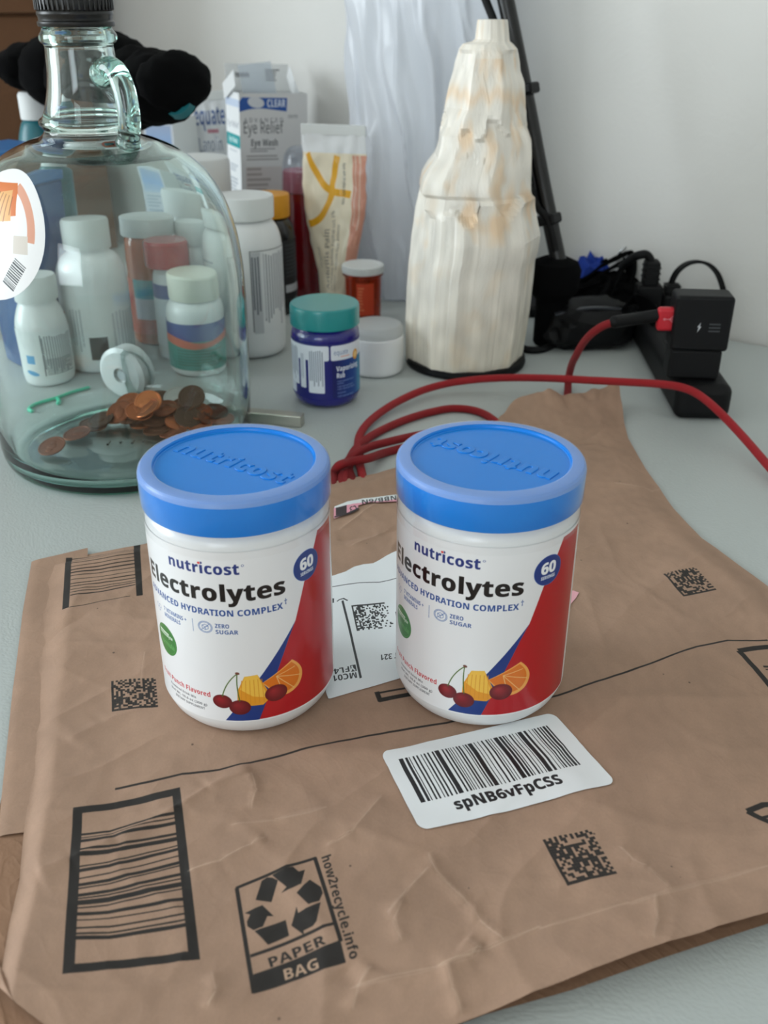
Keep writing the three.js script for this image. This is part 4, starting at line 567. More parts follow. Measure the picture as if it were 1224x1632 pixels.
{ // eye wash carton, its top flaps open
  const base = gnd(390, 447, TY), H = atZ(387, 151, base.z).y - TY, yaw = 0.42, W = 0.092, D = 0.062;
  const t = thing('eye_wash_carton', 'white open-topped carton printed Eye Relief with teal band, behind the bottles', 'box', base, yaw);
  t.position.addScaledVector(V(Math.cos(yaw), 0, -Math.sin(yaw)), W / 2).addScaledVector(V(-Math.sin(yaw), 0, -Math.cos(yaw)), D / 2);
  const frontTex = canvasTex(512, 1024, (g, w, h) => {
    g.fillStyle = '#dcdcdc'; g.fillRect(0, 0, w, h);
    const X = (x) => (x - 535) / 600 * w, Y = (y) => (y - 305) / 1750 * h; // crop coordinates of the photograph's front panel
    g.fillStyle = '#2455a4'; g.beginPath(); g.moveTo(X(560), Y(340)); g.lineTo(X(955), Y(345)); g.lineTo(X(950), Y(465)); g.lineTo(X(760), Y(440)); g.quadraticCurveTo(X(640), Y(430), X(535), Y(470)); g.lineTo(X(535), Y(380)); g.fill();
    g.fillStyle = '#d5d8dd'; g.beginPath(); g.ellipse(X(680), Y(385), 62, 28, 0.1, 0, 7); g.fill(); fitText(g, 'CLEAR', X(775), Y(425), X(940) - X(775), 54, '#e8eef6');
    fitText(g, 'A D V A N C E D', X(570), Y(560), X(920) - X(570), 30, '#6d7076', '400'); fitText(g, 'Eye Relief', X(560), Y(660), X(915) - X(560), 84, '#4a4d52', '400'); fitText(g, 'Eye Wash', X(625), Y(775), X(870) - X(625), 50, '#4b4d51', '700');
    greyLines(g, X(620), Y(795), X(870) - X(620), 26, 2, '#9a9a9c', 3); greyLines(g, X(585), Y(860), X(900) - X(585), Y(920) - Y(860), 2, '#a5a3a3', 5); fitText(g, 'sterile', X(960), Y(525), X(1050) - X(960), 30, '#7d8085', '400');
    const gr = g.createLinearGradient(0, Y(900), 0, Y(1050)); gr.addColorStop(0, '#d6d3d2'); gr.addColorStop(1, '#c9c0bd'); g.fillStyle = '#cfc9c7'; g.fillRect(X(575), Y(965), X(905) - X(575), Y(1230) - Y(965)); greyLines(g, X(585), Y(975), X(800) - X(585), Y(1220) - Y(975), 5, '#aaa19e', 7);
  });
  const sideTex = canvasTex(256, 1024, (g, w, h) => {
    g.fillStyle = '#eef0f1'; g.fillRect(0, 0, w, h); const Y = (y) => (y - 270) / 1750 * h; g.fillStyle = '#c9d6ea'; g.fillRect(0, Y(330), w, 40); fitText(g, 'Eye Relief', 24, Y(585), w * 0.82, 46, '#8a8f99', '400');
    g.fillStyle = '#0f999c'; g.fillRect(0, Y(650), w, Y(765) - Y(650)); fitText(g, 'Eye Wash', 40, Y(730), w * 0.66, 44, '#dff3f2'); greyLines(g, 50, Y(800), w * 0.6, 10, 1, '#b4bac2', 3); greyLines(g, 50, Y(930), w * 0.6, 46, 3, '#b4bac2', 4); greyLines(g, 50, Y(1060), w * 0.6, 80, 4, '#b4bac2', 5); });
  const wallT = 0.0006, card = std('#e2e4e4', 0.55);
  const face = (name, geo, mat, label) => part(name, geo, mat, t, label);
  const plane = (w, h) => new THREE.BoxGeometry(w, h, wallT);
  const multi = (tex) => [card, card, card, card, new THREE.MeshStandardMaterial({ map: tex, roughness: 0.5 }), card];
  const onFront = (geo, tex, name, label) => { const m = new THREE.Mesh(geo, multi(tex)); m.name = name; m.castShadow = m.receiveShadow = true; m.userData.label = label; t.add(m); };
  onFront(moved(plane(W, H), 0, H / 2, D / 2), frontTex, 'front_panel', 'grey-white panel reading Eye Relief');
  onFront(moved(plane(D, H), -W / 2, H / 2, 0, 0, -Math.PI / 2, 0), sideTex, 'side_panel', 'bright side panel with teal band');
  face('side_panel', moved(plane(D, H), W / 2, H / 2, 0, 0, Math.PI / 2, 0), card); face('back_panel', moved(plane(W, H), 0, H / 2, -D / 2), card); face('bottom_panel', moved(new THREE.BoxGeometry(W, wallT, D), 0, wallT, 0), card);
  const flapTex = canvasTex(256, 128, (g, w, h) => { g.fillStyle = '#e3e5e5'; g.fillRect(0, 0, w, h); g.fillStyle = '#55585c'; const r = rng(9); for (let k = 0; k < 8; k++) g.fillRect(40 + k * 7, 40 + 4 * (k % 2), 5, 22); greyLines(g, 160, 26, 60, 60, 5, '#5d6064', 4); });
  onFront(moved(plane(W * 0.96, 0.034), 0, H + 0.015, -D / 2 - 0.004, -0.25, 0, 0), flapTex, 'top_flap', 'raised back flap with small print');
  face('top_flap', moved(plane(D * 0.9, 0.02), -W / 2 - 0.004, H + 0.008, 0, 0, -Math.PI / 2, 0.35), card); face('top_flap', moved(plane(D * 0.9, 0.02), W / 2 - 0.008, H + 0.006, 0, 0, Math.PI / 2, 0.7), card);
  part('clear_wrap', moved(new THREE.BoxGeometry(W * 0.55, 0.045, 0.0004), -W * 0.15, H + 0.012, D * 0.15, -0.2, 0.25, 0.15), phys('#f2f6fa', 0.12, { transmission: 0.85, thickness: 0 }), t, 'scrap of clear plastic sticking out of the top');
  t.rotation.z = -0.035;
}
{ // white jar with slanted shoulder between jug and carton
  const c = atWall(316, 260, 0.24).setY(TY), H = atZ(325, 249, c.z).y - TY, t = thing('white_jar', 'plain white plastic jar with wide lid, between the jug shoulder and the eye wash carton', 'jar', c);
  part('jar_body', LATHE([[0, 0.001], [0.030, 0], [0.035, 0.003], [0.036, 0.01], [0.036, H - 0.065], [0.034, H - 0.055], [0.031, H - 0.048], [0, H - 0.048]]), M.whitePlastic, t);
  part('lid', lathe([[0.030, H - 0.05], [0.0375, H - 0.05], [0.038, H - 0.048], [0.038, H - 0.006], [0.036, H - 0.001], [0.031, H], [0, H]], 64, 0.5), M.whiteMatte, t, 'broad white lid');
}

// ---------------------------------------------------------------- things seen through the jug
{
  const bottle = (name, label, c, R, H, capR, capH, labelTex, y0, y1, az = 0, mat = M.whitePlastic, capMat = M.whiteMatte) => {
    const t = thing(name, label, 'bottle', c); t.scale.setScalar(0.94);
    part('bottle', LATHE([[0, 0.001], [R * 0.8, 0], [R * 0.95, 0.003], [R, 0.01], [R, H - capH - 0.034], [R * 0.97, H - capH - 0.022], [R * 0.82, H - capH - 0.009], [capR * 0.86, H - capH - 0.003], [capR * 0.85, H - capH + 0.002], [0, H - capH + 0.002]]), mat, t);
    part('cap', lathe([[capR * 0.85, H - capH], [capR * 0.98, H - capH], [capR, H - capH + 0.001], [capR, H - 0.003], [capR * 0.94, H], [0, H]], 56, 0.5), capMat, t);
    if (labelTex) wrap(R + 0.0003, y0, y1, labelTex, t, undefined, facing(c) + az);
    return t;
  };
  const t1 = canvasTex(512, 256, (g, w, h) => { g.fillStyle = '#dfe4e4'; g.fillRect(0, 0, w, h); g.fillStyle = '#4f9fd0'; g.fillRect(190, 130, 30, 44); g.beginPath(); g.ellipse(205, 225, 24, 12, 0.4, 0, 7); g.fill(); g.fillStyle = '#6b7278'; g.fillRect(246, 20, 4, 220); greyLines(g, 250, 24, 110, 210, 14, '#8f969b', 4, true); greyLines(g, 254, 150, 100, 90, 9, '#7d858b', 5); });
  bottle('medicine_bottle', 'white bottle with blue marks and grey label, seen through the far left of the jug', V(-0.3430, TY, -0.9350), 0.0295, 0.118, 0.024, 0.024, t1, 0.012, 0.066);
  const t2 = canvasTex(512, 256, (g, w, h) => { g.fillStyle = '#e1e5e4'; g.fillRect(0, 0, w, h); g.fillStyle = '#22242c'; g.fillRect(232, 150, 42, 88); greyLines(g, 190, 40, 34, 190, 4, '#b7bdbf', 3, true); greyLines(g, 290, 60, 90, 170, 9, '#bcc1c4', 5, true); g.fillStyle = '#d77a6a'; g.fillRect(160, 60, 12, 70); });
  bottle('medicine_bottle', 'tall white bottle with a black square on its label, seen through the jug middle', V(-0.2985, TY, -0.9850), 0.0390, 0.170, 0.026, 0.034, t2, 0.014, 0.092);
  bottle('medicine_bottle', 'white bottle standing right behind the jug below the eye wash carton', V(-0.2000, TY, -1.0880), 0.030, 0.150, 0.026, 0.028, null, 0, 0);
  { // amber bottle
    const c = V(-0.2540, TY, -1.0800), t = thing('pill_bottle', 'tall amber pill bottle with white cap, seen through the middle of the jug', 'pill bottle', c); t.scale.set(0.94, 0.94, 0.94);
    part('bottle', LATHE([[0, 0.001], [0.026, 0], [0.0310, 0.003], [0.0318, 0.01], [0.0318, 0.125], [0.029, 0.131], [0.029, 0.136], [0, 0.136]]), phys('#b9561c', 0.2, { clearcoat: 0.4 }), t);
    part('cap', lathe([[0.029, 0.133], [0.0335, 0.133], [0.034, 0.134], [0.034, 0.155], [0.032, 0.157], [0, 0.157]], 56, 0.5), M.whiteMatte, t);
    wrap(0.0322, 0.016, 0.080, canvasTex(256, 128, (g, w, h) => { g.fillStyle = '#c24a22'; g.fillRect(0, 0, w, h); g.fillStyle = '#35a1a6'; g.fillRect(90, 0, 60, 40); g.fillStyle = '#c9ccd6'; g.fillRect(90, 40, 50, 50); }), t, 'orange label with a teal corner', facing(c));
  }
  { // red capped bottle
    const c = V(-0.2215, TY, -1.0150), t = thing('syrup_bottle', 'small bottle with bright red cap, seen through the right of the jug', 'bottle', c); t.scale.set(0.94, 0.94, 0.94);
    part('bottle', LATHE([[0, 0.001], [0.016, 0], [0.0205, 0.003], [0.021, 0.01], [0.021, 0.095], [0.017, 0.105], [0.015, 0.111], [0.015, 0.114], [0, 0.114]]), phys('#dfe3e8', 0.25), t);
    part('cap', lathe([[0.015, 0.108], [0.0262, 0.108], [0.0268, 0.109], [0.0272, 0.136], [0.025, 0.139], [0, 0.1395]], 48, 0.5), phys('#a5101f', 0.25, { clearcoat: 0.5 }), t, 'glossy red cap');
    wrap(0.0212, 0.02, 0.09, canvasTex(128, 128, (g) => { g.fillStyle = '#d8dde6'; g.fillRect(0, 0, 128, 128); g.fillStyle = '#3c4f92'; g.fillRect(0, 0, 128, 26); }), t, 'pale label with blue top', facing(c));
  }
  { // teal and blue banded jar
    const c = V(-0.1865, TY, -0.9720), t = thing('antacid_jar', 'white-capped jar with navy, orange and teal bands, seen through the right of the jug', 'jar', c); t.scale.set(0.94, 0.94, 0.94);
    part('jar_body', LATHE([[0, 0.001], [0.029, 0], [0.0345, 0.002], [0.036, 0.008], [0.0362, 0.068], [0.035, 0.078], [0.030, 0.085], [0.027, 0.087], [0.027, 0.090], [0, 0.090]]), M.whitePlastic, t);
    part('lid', lathe([[0.027, 0.087], [0.0305, 0.087], [0.031, 0.088], [0.031, 0.110], [0.0295, 0.112], [0, 0.112]], 56, 0.5), std('#dfe0d2', 0.55), t, 'off-white screw lid');
    wrap(0.0366, 0.010, 0.064, canvasTex(512, 256, (g, w, h) => { g.fillStyle = '#2f8f86'; g.fillRect(0, 0, w, h); g.fillStyle = '#253f8e'; g.fillRect(0, 0, w, 92); g.fillStyle = '#d4694f'; g.beginPath(); g.moveTo(0, 92); for (let x = 0; x <= w; x += 16) g.lineTo(x, 84 + 16 * Math.sin(x * 0.03)); for (let x = w; x >= 0; x -= 16) g.lineTo(x, 122 + 12 * Math.sin(x * 0.03 + 0.6)); g.fill(); greyLines(g, 190, 140, 150, 96, 6, '#23736c', 3); }), t, 'banded label', facing(c));
  }
  { // floss reel on its side
    const c = gnd(203, 590, TY + 0.029), t = thing('floss_reel', 'round white plastic reel lying on edge behind the coins, seen through the jug', 'reel', c, -0.45); t.scale.setScalar(0.94);
    part('reel_body', lathe([[0, -0.012], [0.023, -0.012], [0.0285, -0.009], [0.0288, 0.009], [0.024, 0.012], [0.008, 0.0125], [0.007, 0.009], [0, 0.009]], 48, 0.5).rotateX(Math.PI / 2), M.whitePlastic, t);
    part('hub', moved(lathe([[0, 0.0088], [0.0052, 0.0090], [0.0052, 0.0105], [0, 0.0105]], 24, 0.5).rotateX(Math.PI / 2), 0, 0, 0), std('#c9ced2', 0.5), t, 'grey hub');
    t.position.y = TY + 0.0271;
  }
  { // mint floss pick on the table
    const P = (x, y, h = 0.0025) => gnd(x, y, TY + h), t = thing('floss_pick', 'mint green plastic floss pick lying on the table left of the coins', 'floss pick', V(0, 0, 0));
    const m = phys('#3ecfa6', 0.35), a = [P(139, 623), P(115, 630), P(88, 640), P(62, 647), P(47, 652), P(40, 658), P(46, 662)];
    part('handle', merge([tube(a, 0.0024, 40, 8), ...capsOn(a, 0.0024)]), m, t); const b = [P(88, 640), P(92, 646), P(91, 650)]; part('prong', merge([tube(b, 0.0024, 8, 8), ...capsOn(b, 0.0024)]), m, t);
  }
}
{ // steel bar on the table beside the jug
  const a = gnd(398, 652, TY + 0.011), b = gnd(483, 659, TY + 0.011), L = a.distanceTo(b) + 0.02, mid = a.clone().lerp(b, 0.5); mid.x -= 0.01;
  const t = solo('steel_bar', box(L, 0.011, 0.012, 0.0012, 3), std('#b8b6ac', 0.32, { metalness: 0.85 }), 'short square steel bar lying on the table between the jug and the ointment jar', 'bar'); t.position.set(mid.x, TY + 0.0055, mid.z); t.rotation.y = -Math.atan2(b.z - a.z, b.x - a.x);
}

// ---------------------------------------------------------------- crumpled clear plastic bag against the wall
{
  const c = atWall(668, 440, 0.07).setY(TY), t = thing('plastic_bag', 'large crumpled translucent plastic bag standing against the wall behind the crystal tower', 'bag', c, WALL_YAW); t.scale.setScalar(0.95);
  const pos = [], idx = [], NA = 260, NH = 150, H = 0.50;
  const ridge = (x) => { const q = 1 - Math.abs(x); return q * q; };
  for (let j = 0; j <= NH; j++) for (let i = 0; i <= NA; i++) {
    const v = j / NH, a = i / NA * 6.2832, taper = (0.84 + 0.16 * sstep(0, 0.16, v)) * (1 - 0.04 * v), cx = Math.cos(a), sz = Math.sin(a);
    const wx = cx + 0.35 * v + 0.12 * n2(v * 2.4, cx * 2), q = n3(wx * 1.3, sz * 1.1, v * 1.3), f = ridge(n3(wx * 2.1 + 5, sz * 0.8, v * 1.1 + 3)), f2 = ridge(n3(wx * 3.6 + v * 1.4, sz, v * 2.2 + 9)), small = n3(wx * 6, sz * 2, v * 6 + 1);
    const rad = 1 + 0.10 * q + 0.20 * (f - 0.5) + 0.08 * (f2 - 0.5) + 0.010 * small;
    let z = 0.050 * sz * rad * taper; if (z < -0.056) z = -0.056 + (z + 0.056) * 0.1;
    pos.push(0.120 * cx * (1 + (rad - 1) * 0.5) * taper + 0.01 * n2(v * 2.2, 2), H * v + 0.004 * (1 - v) * Math.abs(q), z);
    if (i < NA && j < NH) { const k = j * (NA + 1) + i; idx.push(k, k + NA + 1, k + 1, k + 1, k + NA + 1, k + NA + 2); }
  }
  const bc = pos.length / 3; pos.push(0, 0.002, 0); for (let i = 0; i < NA; i++) idx.push(bc, i, i + 1);
  const g = new THREE.BufferGeometry(); g.setAttribute('position', new THREE.Float32BufferAttribute(pos, 3)); g.setIndex(idx); g.computeVertexNormals();
  part('film', g, phys('#f1f4f9', 0.34, { transmission: 0.55, thickness: 0, ior: 1.45, side: THREE.DoubleSide }), t);
}

// ---------------------------------------------------------------- selenite tower lamp
{
  const cz = -1.0008, C = V(0.0868, TY, cz), t = thing('crystal_tower_lamp', 'tall cream white selenite crystal tower standing on a black base', 'lamp', C);
  const sil = [[606, 664, 815], [585, 650, 826], [560, 646, 832], [500, 646, 842], [450, 648, 848], [412, 651, 852], [398, 653, 856], [372, 655, 860], [352, 658, 856], [330, 661, 852], [300, 668, 850], [278, 673, 851], [262, 682, 851], [246, 694, 851], [226, 700, 850], [205, 702, 843], [190, 704, 839], [150, 712, 837], [132, 716, 836], [112, 722, 829], [98, 725, 828], [78, 731, 825], [70, 737, 818], [66, 752, 813], [62, 757, 812], [36, 760, 810], [31, 761, 809]];
  const NA = 180, rings = [], colsA = [], colsB = [], r = rng(44);
  const facets = (n, jit, seed) => { const q = rng(seed), a = []; for (let k = 0; k < n; k++) a.push([(k + (q() - 0.5) * 0.7) / n * 6.2832, 1 - jit * q()]); return (th) => { let m = 9; for (const [ang, d] of a) { const c = Math.cos(th - ang); if (c > 0.02) m = Math.min(m, d / c); } return Math.min(m, 1.25); }; };
  const low = facets(12, 0.13, 3), mid = facets(9, 0.16, 8), top = facets(7, 0.14, 12), neck = facets(14, 0.01, 2);
  sil.forEach(([py, xl, xr]) => { const a = atZ(xl, py, cz), b = atZ(xr, py, cz); rings.push([(a.y + b.y) / 2, a.x, b.x]); });
  const dense = []; for (let k = 0; k < rings.length - 1; k++) { const n = Math.max(1, Math.round((rings[k + 1][0] - rings[k][0]) / 0.004)); for (let q = 0; q < n; q++) dense.push(rings[k].map((x, m) => lerp(x, rings[k + 1][m], q / n))); } dense.push(rings[rings.length - 1]);
  dense[0][0] = TY + 0.0095;
  const pos = [], uv = [], idx = [], NH = dense.length - 1;
  dense.forEach(([y, xl, xr], j) => {
    const pts = []; let lo = 9, hi = -9;
    for (let i = 0; i <= NA; i++) {
      const th = i / NA * 6.2832, wob = 0.006 * n3(Math.cos(th) * 1.1, Math.sin(th) * 1.1, y * 9) + 0.004 * n3(Math.cos(th) * 3, Math.sin(th) * 3, y * 30), cell = Math.floor((th + 0.25 * n2(y * 12, 1)) / 6.2832 * 9), chip = (0.5 + 0.5 * n2(cell * 3.1, Math.floor((y + 0.006 * n2(th * 4, 2)) / 0.034 + cell * 0.37) * 2.3)) * 0.035 * sstep(0.165, 0.185, y + 0.014 * n2(th * 1.3, 5));
      const yy = y + 0.014 * n2(th * 1.3, 5), s1 = sstep(0.160, 0.165, yy), s2 = sstep(0.232, 0.237, yy), s3 = sstep(0.294, 0.297, y);
      let q = lerp(lerp(lerp(low(th) * (1 + 0.012 * Math.abs(Math.sin(th * 14 + 3 * n2(th * 2, 8)))), mid(th) * 0.975, s1), top(th), s2), neck(th), s3); q *= 1; q *= 1 + (wob - chip) * (1 - s3);
      const x = Math.sin(th) * q, z = Math.cos(th) * q; pts.push([x, z]); lo = Math.min(lo, x); hi = Math.max(hi, x);
    }
    pts.forEach(([x, z], i) => {
      const k = (xr - xl) / (hi - lo); let yb = y - TY; if (j < 5) yb += (1 - j / 5) * 0.006 * (1 - Math.cos(Math.atan2(x, z) + 0.25));
      pos.push(xl + (x - lo) * k - C.x, yb, z * k * 0.92 + 0); uv.push(i / NA, (y - TY) / 0.33);
      if (i < NA && j < NH) { const a = j * (NA + 1) + i; idx.push(a, a + 1, a + NA + 1, a + 1, a + NA + 2, a + NA + 1); }
    });
  });
  for (const [j, s] of [[0, 1], [NH, -1]]) { const o = j * (NA + 1); let sx = 0, sy = 0, sz = 0; for (let i = 0; i < NA; i++) { sx += pos[(o + i) * 3]; sy += pos[(o + i) * 3 + 1]; sz += pos[(o + i) * 3 + 2]; } const k = pos.length / 3; pos.push(sx / NA, sy / NA, sz / NA); uv.push(0.5, j ? 1 : 0); for (let i = 0; i < NA; i++) s > 0 ? idx.push(k, o + i + 1, o + i) : idx.push(k, o + i, o + i + 1); }
  let g = new THREE.BufferGeometry(); g.setAttribute('position', new THREE.Float32BufferAttribute(pos, 3)); g.setAttribute('uv', new THREE.Float32BufferAttribute(uv, 2)); g.setIndex(idx); g = creased(g, 0.3);
  const tex = canvasTex(1024, 1024, (c, w, h) => {
    const img = c.createImageData(w, h);
    for (let y = 0; y < h; y++) for (let x = 0; x < w; x++) {
      const v = 1 - y / h, a = x / w * 6.2832, cx = Math.cos(a), cs = Math.sin(a);
      let st; const streak = (0.035 * n2(x * 0.03, y * 0.002) + 0.015 * n2(x * 0.11, y * 0.004)) * (1 - 0.6 * sstep(0.42, 0.5, v)), st0 = sstep(0.0, 0.95, n3(cx * 1.7 + 3, cs * 1.7, v * 6) * 0.8 + 0.22 * n3(cx * 5, cs * 5, v * 18)) * (0.3 + 0.7 * sstep(0.3, 0.5, v)) * (v > 0.9 ? 0.4 : 1), ledge = Math.exp(-Math.pow((v - 0.50 - 0.05 * n2(a * 1.2, 4)) / 0.035, 2)) * sstep(-0.2, 0.7, n2(a * 1.6, 9)) + Math.exp(-Math.pow((v - 0.80 - 0.02 * n2(a * 2, 2)) / 0.02, 2)) * 0.7, cloud = 0.05 * n3(cx * 3, cs * 3, v * 9 + 4), i = (y * w + x) * 4, warm = sstep(0.35, 0.0, v) * 0.3;
      st = Math.min(1, st0 + ledge); const k = 1 + streak + cloud; img.data[i] = (234 - 2 * st) * k; img.data[i + 1] = (228 - 24 * st - 5 * warm) * k; img.data[i + 2] = (217 - 46 * st - 24 * warm) * k; img.data[i + 3] = 255;
    } c.putImageData(img, 0, 0); });
  const bump = noiseTex(256, (x, y) => 0.5 + 0.3 * tile(x, y, 6) + 0.2 * tile(x, y, 18, 3), [3, 1.2]);
  part('crystal', g, phys('#ffffff', 0.42, { map: tex, bumpMap: bump, bumpScale: 0.00025, clearcoat: 0.2, clearcoatRoughness: 0.3 }), t, 'ribbed cream crystal with orange stains');
  part('base', lathe([[0, 0], [0.060, 0], [0.0632, 0.001], [0.0642, 0.004], [0.0632, 0.0085], [0.056, 0.0095], [0, 0.0095]], 64, 0.5), M.black, t, 'flat black base');
}

// ---------------------------------------------------------------- black lamp stand in the corner of the pile
{
  const d = 0.15, t = thing('lamp_stand', 'black swing-arm lamp stand leaning left behind the crystal tower', 'lamp', V(0, 0, 0));
  const P = (x, y, dd = d) => atWall(x, y, dd);
  const hub = P(884, 432), pole = [P(892, 425), P(868, 310), P(835, 140), P(806, 0), P(790, -75)], cable = [P(886, 400, d + 0.01), P(872, 348, d + 0.012), P(858, 332, d + 0.012), P(846, 296, d + 0.012), P(826, 190, d + 0.012), P(800, 75, d + 0.012), P(785, 28, d + 0.012), P(772, -6, d + 0.012), P(760, -60, d + 0.012)];
  part('pole', merge([tube(pole, 0.0088, 60, 14), ...capsOn(pole, 0.0088)]), M.blackGloss, t); part('power_cord', tube(cable, 0.0042, 60, 10), M.blackRubber, t, 'thin black cord clipped to the pole');
  for (const [x, y] of [[872, 350], [836, 68 + 75]]) { const q = P(x, y, d + 0.004); part('cable_clip', moved(box(0.026, 0.011, 0.022, 0.003), q.x, q.y, q.z, 0, WALL_YAW, 0.25), M.black, t); }
  const hy = hub.y - TY; const hg = lathe([[0, 0], [0.016, 0], [0.018, 0.003], [0.018, hy * 0.62], [0.027, hy * 0.75], [0.029, hy + 0.002], [0.025, hy + 0.010], [0.014, hy + 0.015], [0, hy + 0.015]], 48, 0.6); hg.translate(hub.x, TY, hub.z); part('hub', hg, M.blackSoft, t, 'stout black clamp body');
  const bc = gnd(842, 490, TY); part('base_disc', moved(lathe([[0, 0], [0.043, 0], [0.047, 0.003], [0.047, 0.010], [0.043, 0.014], [0.030, 0.015], [0, 0.015]], 56, 0.5), bc.x, TY, bc.z), M.black, t, 'thick black round base');
}

// ---------------------------------------------------------------- pile of black straps and cords
{
  const p0 = gnd(931, 545, TY), t = thing('nylon_pouch', 'black nylon pouch lying on the table in front of the strap pile', 'pouch', p0, 0.2);
  let g = new THREE.IcosahedronGeometry(1, 5); const a = g.attributes.position; for (let i = 0; i < a.count; i++) { const v = V(a.getX(i), a.getY(i), a.getZ(i)), s = 1 + 0.10 * n3(v.x * 1.4, v.y * 1.4, v.z * 1.4) + 0.05 * (1 - Math.abs(n3(v.x * 3, v.y * 3, v.z * 3)) * 2); const sgn = (x, p) => Math.sign(x) * Math.pow(Math.abs(x), p); a.setXYZ(i, sgn(v.x, 0.7) * 0.053 * s, Math.max(0, sgn(v.y, 0.7) * 0.026 * s + 0.022), sgn(v.z, 0.7) * 0.040 * s); } g.computeVertexNormals(); g = creased(g, 0.35);
  part('pouch_body', g, M.blackRubber, t); part('zipper', ribbon([V(-0.045, 0.040, 0.018), V(-0.01, 0.046, 0.022), V(0.03, 0.043, 0.02)], 0.006, 0.002, 20, V(0, 0, 1)), std('#4c4f55', 0.4, { metalness: 0.5 }), t, 'grey zip');
  const s = thing('webbing_strap', 'heap of folded black webbing straps between the lamp stand and the plugs', 'strap', V(0, 0, 0));
  const Q = (x, y, z) => atZ(x, y, z);
  for (const [pts, w] of [[[Q(895, 462, -1.175), Q(930, 445, -1.165), Q(965, 420, -1.165), Q(1000, 408, -1.175), Q(1005, 440, -1.155), Q(985, 480, -1.135), Q(975, 515, -1.105)], 0.022], [[Q(890, 480, -1.165), Q(930, 462, -1.145), Q(962, 452, -1.145), Q(950, 490, -1.105), Q(940, 520, -1.085)], 0.024], [[Q(915, 470, -1.155), Q(960, 436, -1.155), Q(992, 420, -1.165), Q(970, 470, -1.125), Q(955, 515, -1.095)], 0.018], [[Q(885, 470, -1.185), Q(905, 482, -1.165), Q(922, 500, -1.135), Q(940, 512, -1.105), Q(990, 520, -1.075)], 0.016], [[Q(948, 425, -1.195), Q(972, 412, -1.195), Q(985, 406, -1.195), Q(994, 418, -1.195)], 0.016], [[Q(980, 500, -1.065), Q(1015, 480, -1.055), Q(1040, 500, -1.035), Q(1030, 530, -1.025)], 0.020]]) part('webbing', ribbon(pts, w, 0.0025, 50, V(0.3, 0.6, 0.75)), M.blackSoft, s);
  const b = new THREE.Group(); b.position.copy(gnd(968, 508, TY)); b.rotation.y = 0.4;
  let g2 = new THREE.IcosahedronGeometry(1, 6); const b2 = g2.attributes.position; for (let i = 0; i < b2.count; i++) { const v = V(b2.getX(i), b2.getY(i), b2.getZ(i)), s2 = 1 + 0.16 * n3(v.x * 1.8 + 3, v.y * 1.8, v.z * 1.8) + 0.09 * (1 - Math.abs(n3(v.x * 3.5, v.y * 3.5, v.z * 3.5)) * 2); b2.setXYZ(i, v.x * 0.046 * s2, Math.max(0, v.y * 0.030 * s2 + 0.026), v.z * 0.036 * s2); } g2.computeVertexNormals(); b.updateMatrix(); g2.applyMatrix4(b.matrix); part('cloth_body', g2, M.blackSoft, s, 'crumpled black cloth under the straps');
  const bl = gnd(936, 497, TY), blue = thing('blue_cloth', 'small royal blue cloth bunched between the lamp stand and the black straps', 'cloth', bl);
  let g3 = new THREE.IcosahedronGeometry(1, 5); const b3 = g3.attributes.position, hb = atZ(944, 411, bl.z).y - TY; for (let i = 0; i < b3.count; i++) { const v = V(b3.getX(i), b3.getY(i), b3.getZ(i)), s3 = 1 + 0.14 * n3(v.x * 2, v.y * 2, v.z * 2 + 8) + 0.08 * (1 - Math.abs(n3(v.x * 4, v.y * 4, v.z * 4)) * 2); b3.setXYZ(i, v.x * 0.026 * s3, Math.max(0, (v.y + 0.9) * hb / 1.95 * s3), v.z * 0.022 * s3); } g3.computeVertexNormals(); part('cloth_body', g3, std('#183a98', 0.9), blue);
  const k0 = Q(996, 402, -1.18), kr = thing('metal_ring', 'small shiny steel ring on top of the black straps', 'ring', k0, 0.5); part('ring_loop', moved(new THREE.TorusGeometry(0.0085, 0.0013, 10, 36), 0, 0, 0, 0.5, 0, 0), std('#c9cccf', 0.2, { metalness: 1 }), kr); part('ring_loop', moved(new THREE.TorusGeometry(0.0075, 0.0012, 10, 36), 0.004, -0.003, 0.002, -0.4, 0.6, 0), std('#c9cccf', 0.2, { metalness: 1 }), kr);
  const cl = [gnd(824, 548, TY + 0.004), gnd(840, 557, TY + 0.004), gnd(862, 557, TY + 0.004), gnd(884, 549, TY + 0.004), gnd(905, 540, TY + 0.004)]; solo('slack_cord', tube(cl, 0.004, 30, 8), M.blackRubber, 'short run of black cord between the crystal tower and the pouch', 'cord');
}

